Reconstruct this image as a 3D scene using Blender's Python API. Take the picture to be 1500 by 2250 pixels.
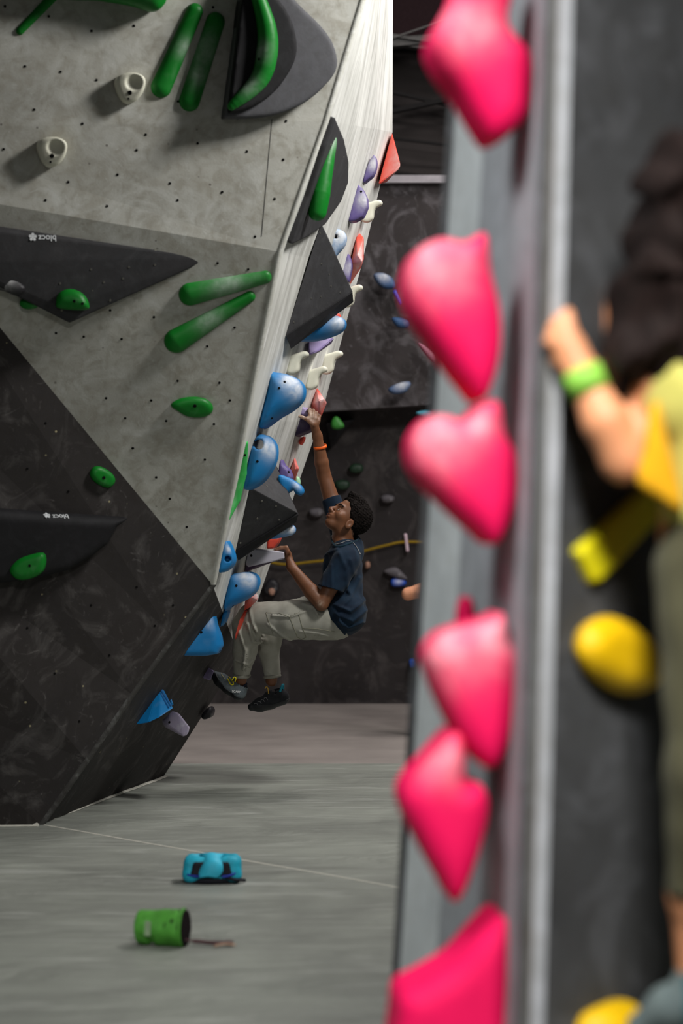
import bpy, bmesh, math, random
import numpy as np
from mathutils import Vector, Matrix, geometry
from mathutils.bvhtree import BVHTree

random.seed(7); np.random.seed(7)
for o in list(bpy.data.objects): bpy.data.objects.remove(o)
scene = bpy.context.scene
C = scene.collection

# ------------------------------------------------------------------ camera
FPX = 5312.0; CAMZ = 1.55                       # 85 mm lens, eye height
cam = bpy.data.cameras.new('camera'); camo = bpy.data.objects.new('camera', cam); C.objects.link(camo)
camo.location = (0, 0, CAMZ); camo.rotation_euler = (math.pi/2, 0, 0)
cam.sensor_fit = 'VERTICAL'; cam.sensor_height = 36.0; cam.sensor_width = 24.0; cam.lens = 85.0
cam.dof.use_dof = True; cam.dof.focus_distance = 13.3; cam.dof.aperture_fstop = 1.8
cam.clip_end = 200
scene.camera = camo

# ------------------------------------------------------------------ light
w = bpy.data.worlds.new('world'); scene.world = w; w.use_nodes = True
w.node_tree.nodes['Background'].inputs[0].default_value = (0.92, 0.95, 1.0, 1)
w.node_tree.nodes['Background'].inputs[1].default_value = 0.034
def area(name, loc, target, size, power, col=(1, 1, 1), spread=180):
    l = bpy.data.lights.new(name, 'AREA'); l.energy = power; l.color = col; l.size = size; l.spread = math.radians(spread)
    o = bpy.data.objects.new(name, l); C.objects.link(o); o.location = loc
    o.rotation_euler = (Vector(target) - Vector(loc)).to_track_quat('-Z', 'Y').to_euler()
    return o
area('gym_lamp_key', (2.5, 10.35, 5.35), (-0.2, 12.6, 2.8), 0.8, 235, (1.0, 0.985, 0.95))
area('gym_lamp_mid', (2.6, 15.2, 7.0), (1.2, 14.0, 0.0), 1.4, 235, (1.0, 0.95, 0.92))
area('gym_lamp_near', (-1.5, 3.9, 4.6), (0.2, 5.2, 1.3), 1.0, 62, (0.97, 1.0, 0.99), 120)
area('fill_right', (0.6, 1.2, 4.3), (0.62, 4.8, 1.2), 0.9, 72, (1.0, 0.98, 0.93), 75)  # unseen fill added to brighten the right-hand climber and yellow holds
area('fill_far', (3.2, 13.6, 5.8), (1.0, 19.4, 1.7), 1.2, 130, (1.0, 0.95, 0.95))  # unseen fill added to lift the dark back wall below the headwall
scene.view_settings.view_transform = 'Standard'; scene.view_settings.look = 'None'
scene.view_settings.exposure = 0.0; scene.view_settings.gamma = 1.0
scene.view_settings.use_curve_mapping = False

# ------------------------------------------------------------------ helpers
def P(px, py, d): return Vector(((px-750)*d/FPX, d, CAMZ-(py-1125)*d/FPX))
def lin(c):
    return tuple(((v/255)/12.92 if v/255 <= 0.04045 else ((v/255+0.055)/1.055)**2.4) for v in c)
def tag(o, label=None, cat=None, group=None, kind=None):
    if label: o['label'] = label
    if cat: o['category'] = cat
    if group: o['group'] = group
    if kind: o['kind'] = kind
    return o
def empty(name, loc):
    o = bpy.data.objects.new(name, None); C.objects.link(o); o.location = loc; o.empty_display_size = 0.05
    return o
def mk(name, verts, faces, m, parent=None, origin=None, smooth=False):
    org = Vector(origin) if origin is not None else Vector((0, 0, 0))
    me = bpy.data.meshes.new(name)
    v = np.asarray([tuple(p) for p in verts], dtype=np.float64).reshape(-1, 3) - np.array(org)
    me.from_pydata(v.tolist(), [], [list(f) for f in faces]); me.update()
    if m: me.materials.append(m)
    if smooth: me.polygons.foreach_set('use_smooth', [True]*len(me.polygons))
    o = bpy.data.objects.new(name, me); C.objects.link(o); o.location = org
    if parent:
        o.parent = parent; o.location = org - parent_world(parent)
    return o
def parent_world(o):
    l = Vector(o.location); p = o.parent
    while p: l += p.location; p = p.parent
    return l

# ---- node materials
def nodes(name):
    m = bpy.data.materials.new(name); m.use_nodes = True
    t = m.node_tree; return m, t, t.nodes['Principled BSDF']
def nn(t, typ, **kw):
    n = t.nodes.new(typ)
    for k, v in kw.items():
        if k in n.inputs: n.inputs[k].default_value = v
        else: setattr(n, k, v)
    return n
def ramp(t, src, a, b, ca=(0, 0, 0, 1), cb=(1, 1, 1, 1)):
    r = t.nodes.new('ShaderNodeValToRGB'); r.color_ramp.elements[0].position = a; r.color_ramp.elements[1].position = b
    r.color_ramp.elements[0].color = ca; r.color_ramp.elements[1].color = cb
    t.links.new(src, r.inputs[0]); return r.outputs[0]
def mixc(t, fac, a, b):
    n = t.nodes.new('ShaderNodeMix'); n.data_type = 'RGBA'
    for s, v in ((0, fac), (6, a), (7, b)):
        if hasattr(v, 'is_linked'): t.links.new(v, n.inputs[s])
        else: n.inputs[s].default_value = v if s == 0 else (*v[:3], 1)
    return n.outputs[2]
def math_(t, op, a, b):
    n = t.nodes.new('ShaderNodeMath'); n.operation = op; n.use_clamp = True
    for s, v in ((0, a), (1, b)):
        if hasattr(v, 'is_linked'): t.links.new(v, n.inputs[s])
        else: n.inputs[s].default_value = v
    return n.outputs[0]
def coords(t, scale=(1, 1, 1)):
    tc = t.nodes.new('ShaderNodeTexCoord'); mp = t.nodes.new('ShaderNodeMapping'); mp.inputs['Scale'].default_value = scale
    t.links.new(tc.outputs['Object'], mp.inputs[0]); return mp.outputs[0]
def noise(t, co, scale, detail=4, dist=0.0, rough=0.55):
    n = t.nodes.new('ShaderNodeTexNoise'); n.inputs['Scale'].default_value = scale; n.inputs['Detail'].default_value = detail
    n.inputs['Distortion'].default_value = dist; n.inputs['Roughness'].default_value = rough
    t.links.new(co, n.inputs[0]); return n.outputs[0]
def bump(t, b, src, strength, dist=0.01):
    n = t.nodes.new('ShaderNodeBump'); n.inputs['Strength'].default_value = strength; n.inputs['Distance'].default_value = dist
    t.links.new(src, n.inputs['Height']); t.links.new(n.outputs[0], b.inputs['Normal'])

def wall_mat(name, c1, c2, chalk, amt, speck=None, rough=0.75, sc=1.0, stretch=(1, 1, 1), smear=0.62, mott=0.45):
    m, t, b = nodes(name); co = coords(t, stretch)
    base = mixc(t, ramp(t, noise(t, co, 1.6*sc, 6, 0.4), 0.3, 0.7), c1, c2)
    base = mixc(t, math_(t, 'MULTIPLY', ramp(t, noise(t, co, 13*sc, 5, 0.8), 0.42, 0.75), mott), base, tuple(v*k_ for v, k_ in zip(c1, (0.56, 0.53, 0.48))))
    if mott > 0.5: base = mixc(t, math_(t, 'MULTIPLY', ramp(t, noise(t, co, 5.2, 10, 1.2, 0.7), 0.5, 0.68), 0.6), base, tuple(v*k_ for v, k_ in zip(c1, (0.5, 0.48, 0.44))))
    sm = ramp(t, noise(t, co, 3.1*sc, 9, 2.2, 0.62), smear-0.12, smear+0.16)
    base = mixc(t, math_(t, 'MULTIPLY', sm, amt), base, chalk)
    sm2 = ramp(t, noise(t, co, 9*sc, 6, 3.0, 0.6), 0.62, 0.74)
    base = mixc(t, math_(t, 'MULTIPLY', sm2, amt*0.7), base, chalk)
    if speck:
        v = t.nodes.new('ShaderNodeTexVoronoi'); v.inputs['Scale'].default_value = 11; t.links.new(co, v.inputs[0])
        sp = ramp(t, v.outputs['Distance'], 0.045, 0.075, (1, 1, 1, 1), (0, 0, 0, 1))
        sp = math_(t, 'MULTIPLY', sp, ramp(t, noise(t, co, 4.0, 2), 0.45, 0.6))
        base = mixc(t, math_(t, 'MULTIPLY', sp, 0.8), base, speck)
    t.links.new(base, b.inputs['Base Color']); b.inputs['Roughness'].default_value = rough
    b.inputs['Specular IOR Level'].default_value = 0.25
    bump(t, b, noise(t, co, 120, 3), 0.25, 0.002)
    return m
HM = {}
def hold_mat(name, col, chalk=0.12, rough=0.5, spec=0.3, chalky=0.85):
    if name in HM: return HM[name]
    m, t, b = nodes(name); co = coords(t)
    c = lin(col)
    at = t.nodes.new('ShaderNodeAttribute'); at.attribute_name = 'chalk'
    n1 = ramp(t, noise(t, co, 22, 7, 0.6), 0.25, 0.72)
    n2 = ramp(t, noise(t, co, 9, 6, 0.8), 0.55, 0.8)
    f = math_(t, 'ADD', math_(t, 'MULTIPLY', math_(t, 'MULTIPLY', at.outputs['Fac'], chalky), math_(t, 'ADD', math_(t, 'MULTIPLY', n1, 0.75), 0.28)), math_(t, 'MULTIPLY', n2, chalk))
    base = mixc(t, ramp(t, noise(t, co, 5, 3), 0.3, 0.7), c, tuple(v*0.84 for v in c))
    base = mixc(t, f, base, (0.72, 0.72, 0.72))
    t.links.new(base, b.inputs['Base Color']); b.inputs['Roughness'].default_value = rough
    b.inputs['Specular IOR Level'].default_value = spec
    bump(t, b, noise(t, co, 260, 2), 0.18, 0.0015)
    HM[name] = m; return m
def plain(name, col, rough=0.6, spec=0.3, var=0.12, sc=40, bmp=0.0, metal=0.0):
    if name in HM: return HM[name]
    m, t, b = nodes(name); co = coords(t); c = lin(col)
    base = mixc(t, ramp(t, noise(t, co, sc, 4), 0.3, 0.7), tuple(v*(1-var) for v in c), tuple(min(1, v*(1+var)) for v in c))
    t.links.new(base, b.inputs['Base Color']); b.inputs['Roughness'].default_value = rough
    b.inputs['Specular IOR Level'].default_value = spec; b.inputs['Metallic'].default_value = metal
    if bmp: bump(t, b, noise(t, co, sc*4, 3), bmp, 0.003)
    HM[name] = m; return m

M_light = wall_mat('light grey painted plywood', lin((186, 185, 177)), lin((158, 157, 150)), lin((205, 207, 204)), 0.6, lin((70, 60, 55)), sc=1.1, mott=0.85)
M_dark = wall_mat('dark grey painted plywood', lin((50, 46, 45)), lin((38, 36, 36)), lin((128, 124, 122)), 0.42, lin((175, 165, 130)), smear=0.64)
def side_mat():
    m, t, b = nodes('scuffed pale side plywood'); co = coords(t, (1, 9, 0.9)); c2 = coords(t, (1, 1, 1))
    base = mixc(t, ramp(t, noise(t, c2, 1.8, 6, 0.5), 0.3, 0.7), lin((222, 222, 217)), lin((186, 186, 180)))
    base = mixc(t, math_(t, 'MULTIPLY', ramp(t, noise(t, co, 1.3, 8, 0.3, 0.65), 0.46, 0.72), 0.55), base, lin((104, 100, 94)))
    base = mixc(t, math_(t, 'MULTIPLY', ramp(t, noise(t, coords(t, (1, 14, 1.4)), 1.7, 6, 0.2, 0.6), 0.60, 0.72), 0.8), base, lin((232, 232, 232)))
    t.links.new(base, b.inputs['Base Color']); b.inputs['Roughness'].default_value = 0.6; b.inputs['Specular IOR Level'].default_value = 0.3
    bump(t, b, noise(t, c2, 120, 3), 0.2, 0.002); return m
M_side = side_mat()
M_vol = wall_mat('charcoal volume grit', lin((52, 51, 53)), lin((42, 42, 44)), lin((92, 92, 94)), 0.2, lin((200, 195, 170)), sc=2)
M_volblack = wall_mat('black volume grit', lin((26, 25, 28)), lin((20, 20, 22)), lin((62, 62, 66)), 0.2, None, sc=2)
M_volgrey = wall_mat('grey volume skin', lin((86, 86, 90)), lin((76, 76, 80)), lin((110, 110, 112)), 0.15, None, sc=2)
M_pill = wall_mat('mid grey pillar paint', lin((156, 159, 164)), lin((132, 134, 139)), lin((172, 174, 182)), 0.6, None, sc=1.6, smear=0.58)
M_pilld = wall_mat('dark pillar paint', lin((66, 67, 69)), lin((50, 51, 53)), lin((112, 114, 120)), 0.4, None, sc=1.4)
M_pill_edge = wall_mat('pale pillar edge', lin((206, 211, 213)), lin((182, 187, 190)), lin((222, 225, 226)), 0.4, None, sc=2)  # chamfer panel, paler than the left panel
M_arris = wall_mat('worn wooden arris', lin((92, 92, 91)), lin((80, 72, 66)), lin((108, 110, 112)), 0.5, None, sc=1.3)
M_back = wall_mat('dark chalky back wall', lin((62, 57, 57)), lin((48, 44, 45)), lin((150, 146, 150)), 0.42, None, sc=0.9, smear=0.6)
M_backlow = wall_mat('darker back wall', lin((58, 54, 54)), lin((46, 43, 44)), lin((116, 110, 108)), 0.42, None, sc=0.8)
M_fabric = plain('dark draped fabric', (62, 58, 57), 0.9, 0.1, 0.25, 1.5)
M_ledge = plain('pale ledge', (150, 146, 150), 0.7, 0.2, 0.2, 6)
M_hole = plain('bolt hole black', (12, 11, 11), 0.8, 0.1)
M_bolt = plain('zinc bolt', (120, 118, 112), 0.4, 0.5, metal=0.8)
GREEN = hold_mat('green hold', (14, 118, 34), 0.06, 0.45, 0.25, 0.4)
BLUE = hold_mat('blue hold', (16, 116, 178), 0.06, 0.5, 0.3, 1.0)
PURPLE = hold_mat('purple hold', (96, 82, 138), 0.14, 0.5)
DPURPLE = hold_mat('dark purple hold', (60, 46, 78), 0.05, 0.55)
LAV = hold_mat('lavender hold', (206, 202, 214), 0.35, 0.45)
RED = hold_mat('coral red hold', (232, 84, 66), 0.10, 0.4)
CREAM = hold_mat('cream hold', (226, 224, 206), 0.05, 0.45)
PINK = hold_mat('pink hold', (218, 16, 82), 0.0, 0.65, 0.12, 0.42)
YELLOW = hold_mat('yellow hold', (232, 186, 8), 0.03, 0.5)
PALEG = hold_mat('pale green hold', (160, 210, 170), 0.2, 0.5)
BLACKH = hold_mat('black hold', (36, 34, 38), 0.3, 0.5)
GREYH = hold_mat('grey hold', (92, 88, 92), 0.3, 0.6)
NAVYH = hold_mat('slate blue hold', (58, 88, 130), 0.15, 0.55)

# ------------------------------------------------------------------ signed-distance modelling
def A3(p): return np.array(tuple(p), dtype=np.float32)
def rc(Q, a, b, r1, r2):
    a = A3(a); ba = A3(b)-a; pa = Q-a
    h = np.clip(pa@ba/max(1e-9, float(ba@ba)), 0, 1)
    return np.linalg.norm(pa-h[:, None]*ba, axis=1)-(r1+(r2-r1)*h)
def chain(Q, pts, rs, k=0.0):
    d = None
    for i in range(len(pts)-1):
        e = rc(Q, pts[i], pts[i+1], rs[i], rs[i+1]); d = e if d is None else (smin(d, e, k) if k else np.minimum(d, e))
    return d
def smin(a, b, k):
    h = np.clip(0.5+0.5*(b-a)/k, 0, 1); return b*(1-h)+a*h-k*h*(1-h)
def smax(a, b, k): return -smin(-a, -b, k)
def ell(Q, c, r, R=None):
    q = Q-A3(c)
    if R is not None: q = q@np.array(R, dtype=np.float32).T      # rows of R are the axes
    r = np.array(r, dtype=np.float32)
    k0 = np.linalg.norm(q/r, axis=1); k1 = np.linalg.norm(q/(r*r), axis=1)+1e-9
    return k0*(k0-1)/k1
def poly2(u, v, pts):
    d = np.full(u.shape, 1e9, np.float32); s = np.ones(u.shape, np.float32); n = len(pts)
    for i in range(n):
        ax, ay = pts[i]; bx, by = pts[i-1]
        ex, ey = bx-ax, by-ay; wx, wy = u-ax, v-ay
        h = np.clip((wx*ex+wy*ey)/max(1e-12, ex*ex+ey*ey), 0, 1)
        d = np.minimum(d, (wx-ex*h)**2+(wy-ey*h)**2)
        c1 = v >= ay; c2 = v < by; c3 = ex*wy > ey*wx
        s = np.where((c1 & c2 & c3) | (~c1 & ~c2 & ~c3), -s, s)
    return s*np.sqrt(d)
def smooth_poly(pts, n=4):
    out = []; m = len(pts)
    for i in range(m):
        p0, p1, p2, p3 = [np.array(pts[(i+j-1) % m], float) for j in range(4)]
        for k in range(n):
            t = k/n
            out.append(tuple(0.5*((2*p1)+(-p0+p2)*t+(2*p0-5*p1+4*p2-p3)*t*t+(-p0+3*p1-3*p2+p3)*t**3)))
    return out
def rounded(d2, dw, r):
    a = d2+r; b = dw+r
    return np.sqrt(np.maximum(a, 0)**2+np.maximum(b, 0)**2)-r+np.minimum(np.maximum(a, b), 0)

def nets(f, lo, hi, h):
    """surface nets over sparse blocks: returns verts, quads"""
    lo = np.array(tuple(lo), dtype=np.float32); hi = np.array(tuple(hi), dtype=np.float32); B = 8
    nb = np.maximum(1, np.ceil((hi-lo)/(h*B)).astype(int)); n = nb*B+1
    g = [lo[i]+h*B*(np.arange(nb[i])+0.5) for i in range(3)]
    bc = np.stack(np.meshgrid(*g, indexing='ij'), -1).reshape(-1, 3).astype(np.float32)
    fb = f(bc); keep = np.where(np.abs(fb) < h*B*0.87*1.45+h)[0]
    V = np.repeat(np.repeat(np.repeat(np.where(fb < 0, -1, 1).reshape(nb).astype(np.float32), B, 0), B, 1), B, 2)
    V = np.pad(V, ((0, 1), (0, 1), (0, 1)), mode='edge')
    loc = np.stack(np.meshgrid(*[np.arange(B+1)]*3, indexing='ij'), -1).reshape(-1, 3)
    bi = np.stack(np.unravel_index(keep, nb), -1)*B
    CH = max(1, 400000//len(loc))
    for s in range(0, len(bi), CH):
        idx = (bi[s:s+CH, None, :]+loc[None]).reshape(-1, 3)
        V[idx[:, 0], idx[:, 1], idx[:, 2]] = f((lo+idx*h).astype(np.float32))
    for ax in range(3):                                   # close at the bounds
        sl = [slice(None)]*3
        for e in (0, -1): sl[ax] = e; V[tuple(sl)] = np.maximum(V[tuple(sl)], 1e-4)
    S = V < 0
    c = np.zeros(tuple(n-1), np.int8)
    for dx in (0, 1):
        for dy in (0, 1):
            for dz in (0, 1):
                c += S[dx:n[0]-1+dx, dy:n[1]-1+dy, dz:n[2]-1+dz]
    act = np.argwhere((c > 0) & (c < 8))
    ids = -np.ones(tuple(n-1), np.int32); ids[act[:, 0], act[:, 1], act[:, 2]] = np.arange(len(act))
    acc = np.zeros((len(act), 3), np.float32); cnt = np.zeros(len(act), np.float32)
    for ax in range(3):
        o = [a for a in range(3) if a != ax]
        for p in (0, 1):
            for q in (0, 1):
                a = act.copy(); a[:, o[0]] += p; a[:, o[1]] += q; b = a.copy(); b[:, ax] += 1
                va = V[a[:, 0], a[:, 1], a[:, 2]]; vb = V[b[:, 0], b[:, 1], b[:, 2]]
                m = (va < 0) != (vb < 0); t = np.where(m, va/np.where(m, va-vb, 1), 0)
                pos = a.astype(np.float32); pos[:, ax] += t
                acc += pos*m[:, None]; cnt += m
    vs = lo+h*acc/cnt[:, None]
    for _ in range(2):
        e = h*0.3; f0 = f(vs.astype(np.float32)); gr = np.zeros_like(vs)
        for ax in range(3):
            q = vs.copy(); q[:, ax] += e; gr[:, ax] = (f(q.astype(np.float32))-f0)/e
        st = -f0[:, None]*gr/np.maximum(0.15, (gr*gr).sum(1))[:, None]
        L = np.linalg.norm(st, axis=1, keepdims=True); st *= np.minimum(1, 0.6*h/np.maximum(L, 1e-9)); vs = vs+st*0.8
    quads = []
    for ax in range(3):
        b, cc = (ax+1) % 3, (ax+2) % 3
        sl0 = [slice(1, n[i]-1) for i in range(3)]; sl0[ax] = slice(0, n[ax]-1); sl1 = list(sl0); sl1[ax] = slice(1, n[ax])
        s0 = S[tuple(sl0)]; s1 = S[tuple(sl1)]
        for inside in (True, False):
            e = np.argwhere((s0 != s1) & (s0 == inside)); off = np.array([1, 1, 1]); off[ax] = 0; e = e+off
            cells = []
            for p, q in ((0, 0), (-1, 0), (-1, -1), (0, -1)):
                k = e.copy(); k[:, b] += p; k[:, cc] += q; cells.append(ids[k[:, 0], k[:, 1], k[:, 2]])
            qd = np.stack(cells, 1)
            if not inside: qd = qd[:, ::-1]
            quads.append(qd)
    quads = np.concatenate(quads); quads = quads[(quads >= 0).all(1)]
    return vs, quads
def sdf_obj(name, f, lo, hi, h, m, parent=None, origin=None, chalk=None):
    v, q = nets(f, lo, hi, h)
    o = mk(name, v, q.tolist(), m, parent, origin if origin is not None else v.mean(0), smooth=True)
    if chalk is not None:
        a = o.data.attributes.new('chalk', 'FLOAT', 'POINT'); a.data.foreach_set('value', chalk(v).astype(np.float32))
    return o
def wv(Q, s, seed=0):                                      # cheap smooth noise, period about s metres
    r = np.random.RandomState(seed); d = 0
    for i in range(4):
        k = r.normal(size=3); k /= np.linalg.norm(k); d = d+np.sin(Q@(k*(6.283/s*(0.7+0.6*r.rand()))).astype(np.float32)+r.rand()*6.28)
    return d/4

# ------------------------------------------------------------------ big structure
WT = []                                                    # wall triangles for placing holds: (a,b,c,tag)
def panel(name, m, parent, rows, tagname, thick=0.035, closed=True):
    """rows: list of polylines (same length) forming a grid; solid slab"""
    nr, nc = len(rows), len(rows[0]); V = [Vector(p) for r in rows for p in r]; F = []
    for i in range(nr-1):
        for j in range(nc-1):
            a, b, c, d = i*nc+j, i*nc+j+1, (i+1)*nc+j+1, (i+1)*nc+j
            for tri in ((a, b, c), (a, c, d)):
                e = (V[tri[1]]-V[tri[0]]).cross(V[tri[2]]-V[tri[0]])
                if e.length > 1e-7: F.append(tri); WT.append((V[tri[0]], V[tri[1]], V[tri[2]], tagname))
    nrm = Vector((0, 0, 0))
    for f in F: nrm += (V[f[1]]-V[f[0]]).cross(V[f[2]]-V[f[0]])
    nrm.normalize()
    cen = sum(V, Vector())/len(V)
    if nrm.dot(Vector((0, 0, CAMZ))-cen) < 0: nrm = -nrm; F = [f[::-1] for f in F]
    n = len(V); V2 = V+[v-nrm*thick for v in V]; G = list(F)+[tuple(i+n for i in f[::-1]) for f in F]
    from collections import Counter
    ed = Counter()
    for f in F:
        for k in range(3): ed[(f[k], f[(k+1) % 3])] += 1
    for (a, b) in list(ed):
        if (b, a) not in ed: G.append((b, a, a+n, b+n))
    return mk(name, V2, G, m, parent)
def hit(px, py, tags=None):
    o = Vector((0, 0, CAMZ)); d = P(px, py, 1.0)-o; best = None
    for a, b, c, tg in WT:
        if tags and tg not in tags: continue
        h = geometry.intersect_ray_tri(a, b, c, d, o, True)
        if h and (best is None or h.y < best[0].y):
            n = (b-a).cross(c-a).normalized()
            if n.dot(d) > 0: n = -n
            best = (h, n, tg)
    return best

# mat floor
floor = empty('floor', (0, 0, 0)); tag(floor, kind='structure')
m, t, b = nodes('grey crash mat vinyl'); co = coords(t)
base = mixc(t, ramp(t, noise(t, co, 1.3, 6, 1.0), 0.3, 0.7), lin((140, 143, 135)), lin((114, 116, 110)))
base = mixc(t, ramp(t, noise(t, coords(t, (0.5, 2.5, 1)), 3.0, 6, 1.5), 0.55, 0.8), base, lin((158, 160, 154)))
t.links.new(base, b.inputs['Base Color']); b.inputs['Roughness'].default_value = 0.5; b.inputs['Specular IOR Level'].default_value = 0.35
bump(t, b, noise(t, coords(t, (0.6, 1.4, 1)), 2.2, 5, 1.2), 0.9, 0.05)
M_floor = m
M_floor2 = plain('warm grey crash mat vinyl', (145, 137, 132), 0.55, 0.3, 0.14, 2.0, 0.25)
M_seam = plain('pale mat seam', (176, 174, 164), 0.7, 0.2)
def mat_piece(pts, m, z=0.0):
    V = [Vector((x, y, z)) for x, y in pts]; n = len(V); V2 = V+[Vector((x, y, -0.2)) for x, y in pts]
    F = [list(range(n)), list(range(2*n-1, n-1, -1))]+[[i, i+n, (i+1) % n+n, (i+1) % n] for i in range(n)]
    return mk('mat', V2, [f for f in F], m, floor)
sA = (-4.2, 13.62); sB = (4.5, 5.01)                       # seam line: wall corner to the front right
def sy(x): return 11.985-1.165*(x+1.488)
mat_piece([(-6, -2), (6.5, -2), (6.5, sy(6.5)), (-3.99, 14.9), (-6, 14.9)], M_floor)
mat_piece([(-3.99, 14.9), (6.5, sy(6.5)), (6.5, 14.9)], M_floor)
mat_piece([(-6, 14.9), (6.5, 14.9), (6.5, 21.5), (-6, 21.5)], M_floor2)
def strip(name, p, q, wd, m, parent, z=0.004):
    d = (Vector(q)-Vector(p)).normalized(); s = Vector((-d.y, d.x, 0))*wd/2
    p, q = Vector(p), Vector(q); N = 24; V = []; F = []
    for i in range(N+1):
        c = p.lerp(q, i/N)+s*0.8*math.sin(i*1.7)*0.4
        V += [c-s+Vector((0, 0, z*0.2)), c+Vector((0, 0, z)), c+s+Vector((0, 0, z*0.2))]
    for i in range(N):
        for k in (0, 1): F.append((3*i+k, 3*i+k+1, 3*i+k+4, 3*i+k+3))
    return mk(name, V, F, m, parent, smooth=True)
strip('seam', (-1.47, 11.965, 0), (2.6, sy(2.6), 0), 0.014, M_seam, floor)
strip('seam', (-1.52, 11.915, 0), (-1.02, 14.15, 0), 0.022, M_seam, floor, 0.012)
strip('seam', (-3.0, 11.86, 0), (-1.49, 11.915, 0), 0.02, M_seam, floor, 0.01)

# big overhanging boulder on the left
wl = empty('wall_left', (0, 0, 0)); tag(wl, kind='structure')
AR = [(860, -215, 11.40), (795, 0, 11.42), (715, 265, 11.45), (613, 553, 11.50), (540, 920, 11.80), (467, 1285, 12.14)]
LOWC = [(467, 1285, 12.14), (380, 1400, 12.10), (290, 1525, 12.06), (190, 1670, 11.99), (90, 1812, 11.985)]
LT = (-260, -215, 10.9); LC = (-260, 405, 11.02); LB = (-260, 1822, 11.86)
Af = [P(*a) for a in AR]; Lf = [P(*a) for a in LOWC]; pLT, pLC, pLB = P(*LT), P(*LC), P(*LB)
panel('upper_panel', M_light, wl, [[pLT.lerp(pLC, s) for s in (0, .35, .8, 1)], Af[:4]], 'A')
panel('middle_panel', M_light, wl, [[pLC, pLC, pLC], Af[3:6]], 'B')
panel('lower_panel', M_dark, wl, [[pLC, pLC.lerp(pLB, .25), pLC.lerp(pLB, .5), pLC.lerp(pLB, .75), pLB], Lf], 'C')
FAR = [(863, -215, 14.0), (863, 0, 14.15), (862, 290, 14.3), (792, 590, 14.3), (701, 930, 14.3), (524, 1440, 14.28)]
FLOW = [(524, 1440, 14.28), (498, 1486, 14.27), (455, 1556, 14.24), (408, 1630, 14.22), (360, 1705, 14.2)]
def bow(a, b, s):                                          # gently bowed across
    return a.lerp(b, s)
Ff = [P(*a) for a in FAR]; Fl = [P(*a) for a in FLOW]
SS = (0, 0.12, 0.4, 0.7, 1)
panel('side_panel', M_side, wl, [[bow(a, b, s) for s in SS] for a, b in zip(Af, Ff)], 'D')
panel('side_lower_panel', M_dark, wl, [[bow(a, b, s) for s in SS] for a, b in zip(Lf, Fl)], 'D')
# t-nut holes in the front panels
def disc_mesh(name, r, m, dep=0.004):
    me = bpy.data.meshes.new(name); bm = bmesh.new()
    bmesh.ops.create_cone(bm, cap_ends=True, segments=12, radius1=r, radius2=r*0.8, depth=dep); bm.to_mesh(me); bm.free()
    me.materials.append(m); return me
ME_tnut = disc_mesh('bolt_hole', 0.0068, M_hole, 0.003)
def inst(name, me, loc, nrm, parent):
    o = bpy.data.objects.new(name, me); C.objects.link(o); o.parent = parent
    o.location = Vector(loc)-parent_world(parent); o.rotation_euler = Vector(nrm).to_track_quat('Z', 'Y').to_euler(); return o
chl = {c.name.split('.')[0]: c for c in wl.children}
tn = [(11, 14), (107, 36), (201, 68), (294, 57), (55, 146), (133, 158), (212, 176), (75, 241), (181, 272), (8, 328), (320, 296), (434, 315),
      (258, 384), (373, 403), (488, 422), (664, 47), (712, 147), (628, 266), (542, 333), (622, 351), (603, 437), (487, 423), (468, 16), (391, 223),
      (235, 453), (390, 440), (100, 440), (560, 520), (300, 330), (150, 400)]
for i, (x, y) in enumerate(tn):
    h = hit(x, y, ('A',))
    if h: inst('bolt_hole', ME_tnut, h[0]+h[1]*0.001, h[1], chl['upper_panel'])
tb = [(478, 578), (123, 732), (184, 740), (242, 682), (338, 697), (267, 745), (515, 720), (455, 761), (390, 837), (482, 841), (233, 875), (332, 880),
      (365, 925), (470, 932), (275, 919), (292, 985), (343, 1049), (373, 1096), (410, 1158), (291, 985), (545, 592), (520, 660), (450, 1010), (505, 880)]
for x, y in tb:
    h = hit(x, y, ('B',))
    if h: inst('bolt_hole', ME_tnut, h[0]+h[1]*0.001, h[1], chl['middle_panel'])
for x, y in [(174, 1585), (340, 1375), (450, 1400), (120, 1480), (60, 1380), (240, 1440), (200, 1330), (300, 1290), (100, 930), (60, 1030), (150, 1080), (380, 1330)]:
    h = hit(x, y, ('C',))
    if h: inst('bolt_hole', ME_tnut, h[0]+h[1]*0.001, h[1], chl['lower_panel'])
a, b_ = hit(597, 262, ('A',)), hit(574, 520, ('A',))
def ribbon(name, pts, wd, nrm, m, parent, lift=0.002):
    V = []; F = []
    for i, p in enumerate(pts):
        d = (pts[min(i+1, len(pts)-1)]-pts[max(i-1, 0)]).normalized(); s = d.cross(nrm).normalized()*wd/2
        V += [p-s, p+nrm*lift, p+s]
    for i in range(len(pts)-1):
        for k in (0, 1): F.append((3*i+k, 3*i+k+1, 3*i+k+4, 3*i+k+3))
    return mk(name, V, F, m, parent, smooth=True)
ribbon('panel_joint', [a[0].lerp(b_[0], i/6)+a[1]*0.001 for i in range(7)], 0.0035, a[1], M_vol, chl['upper_panel'], 0.001)
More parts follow.
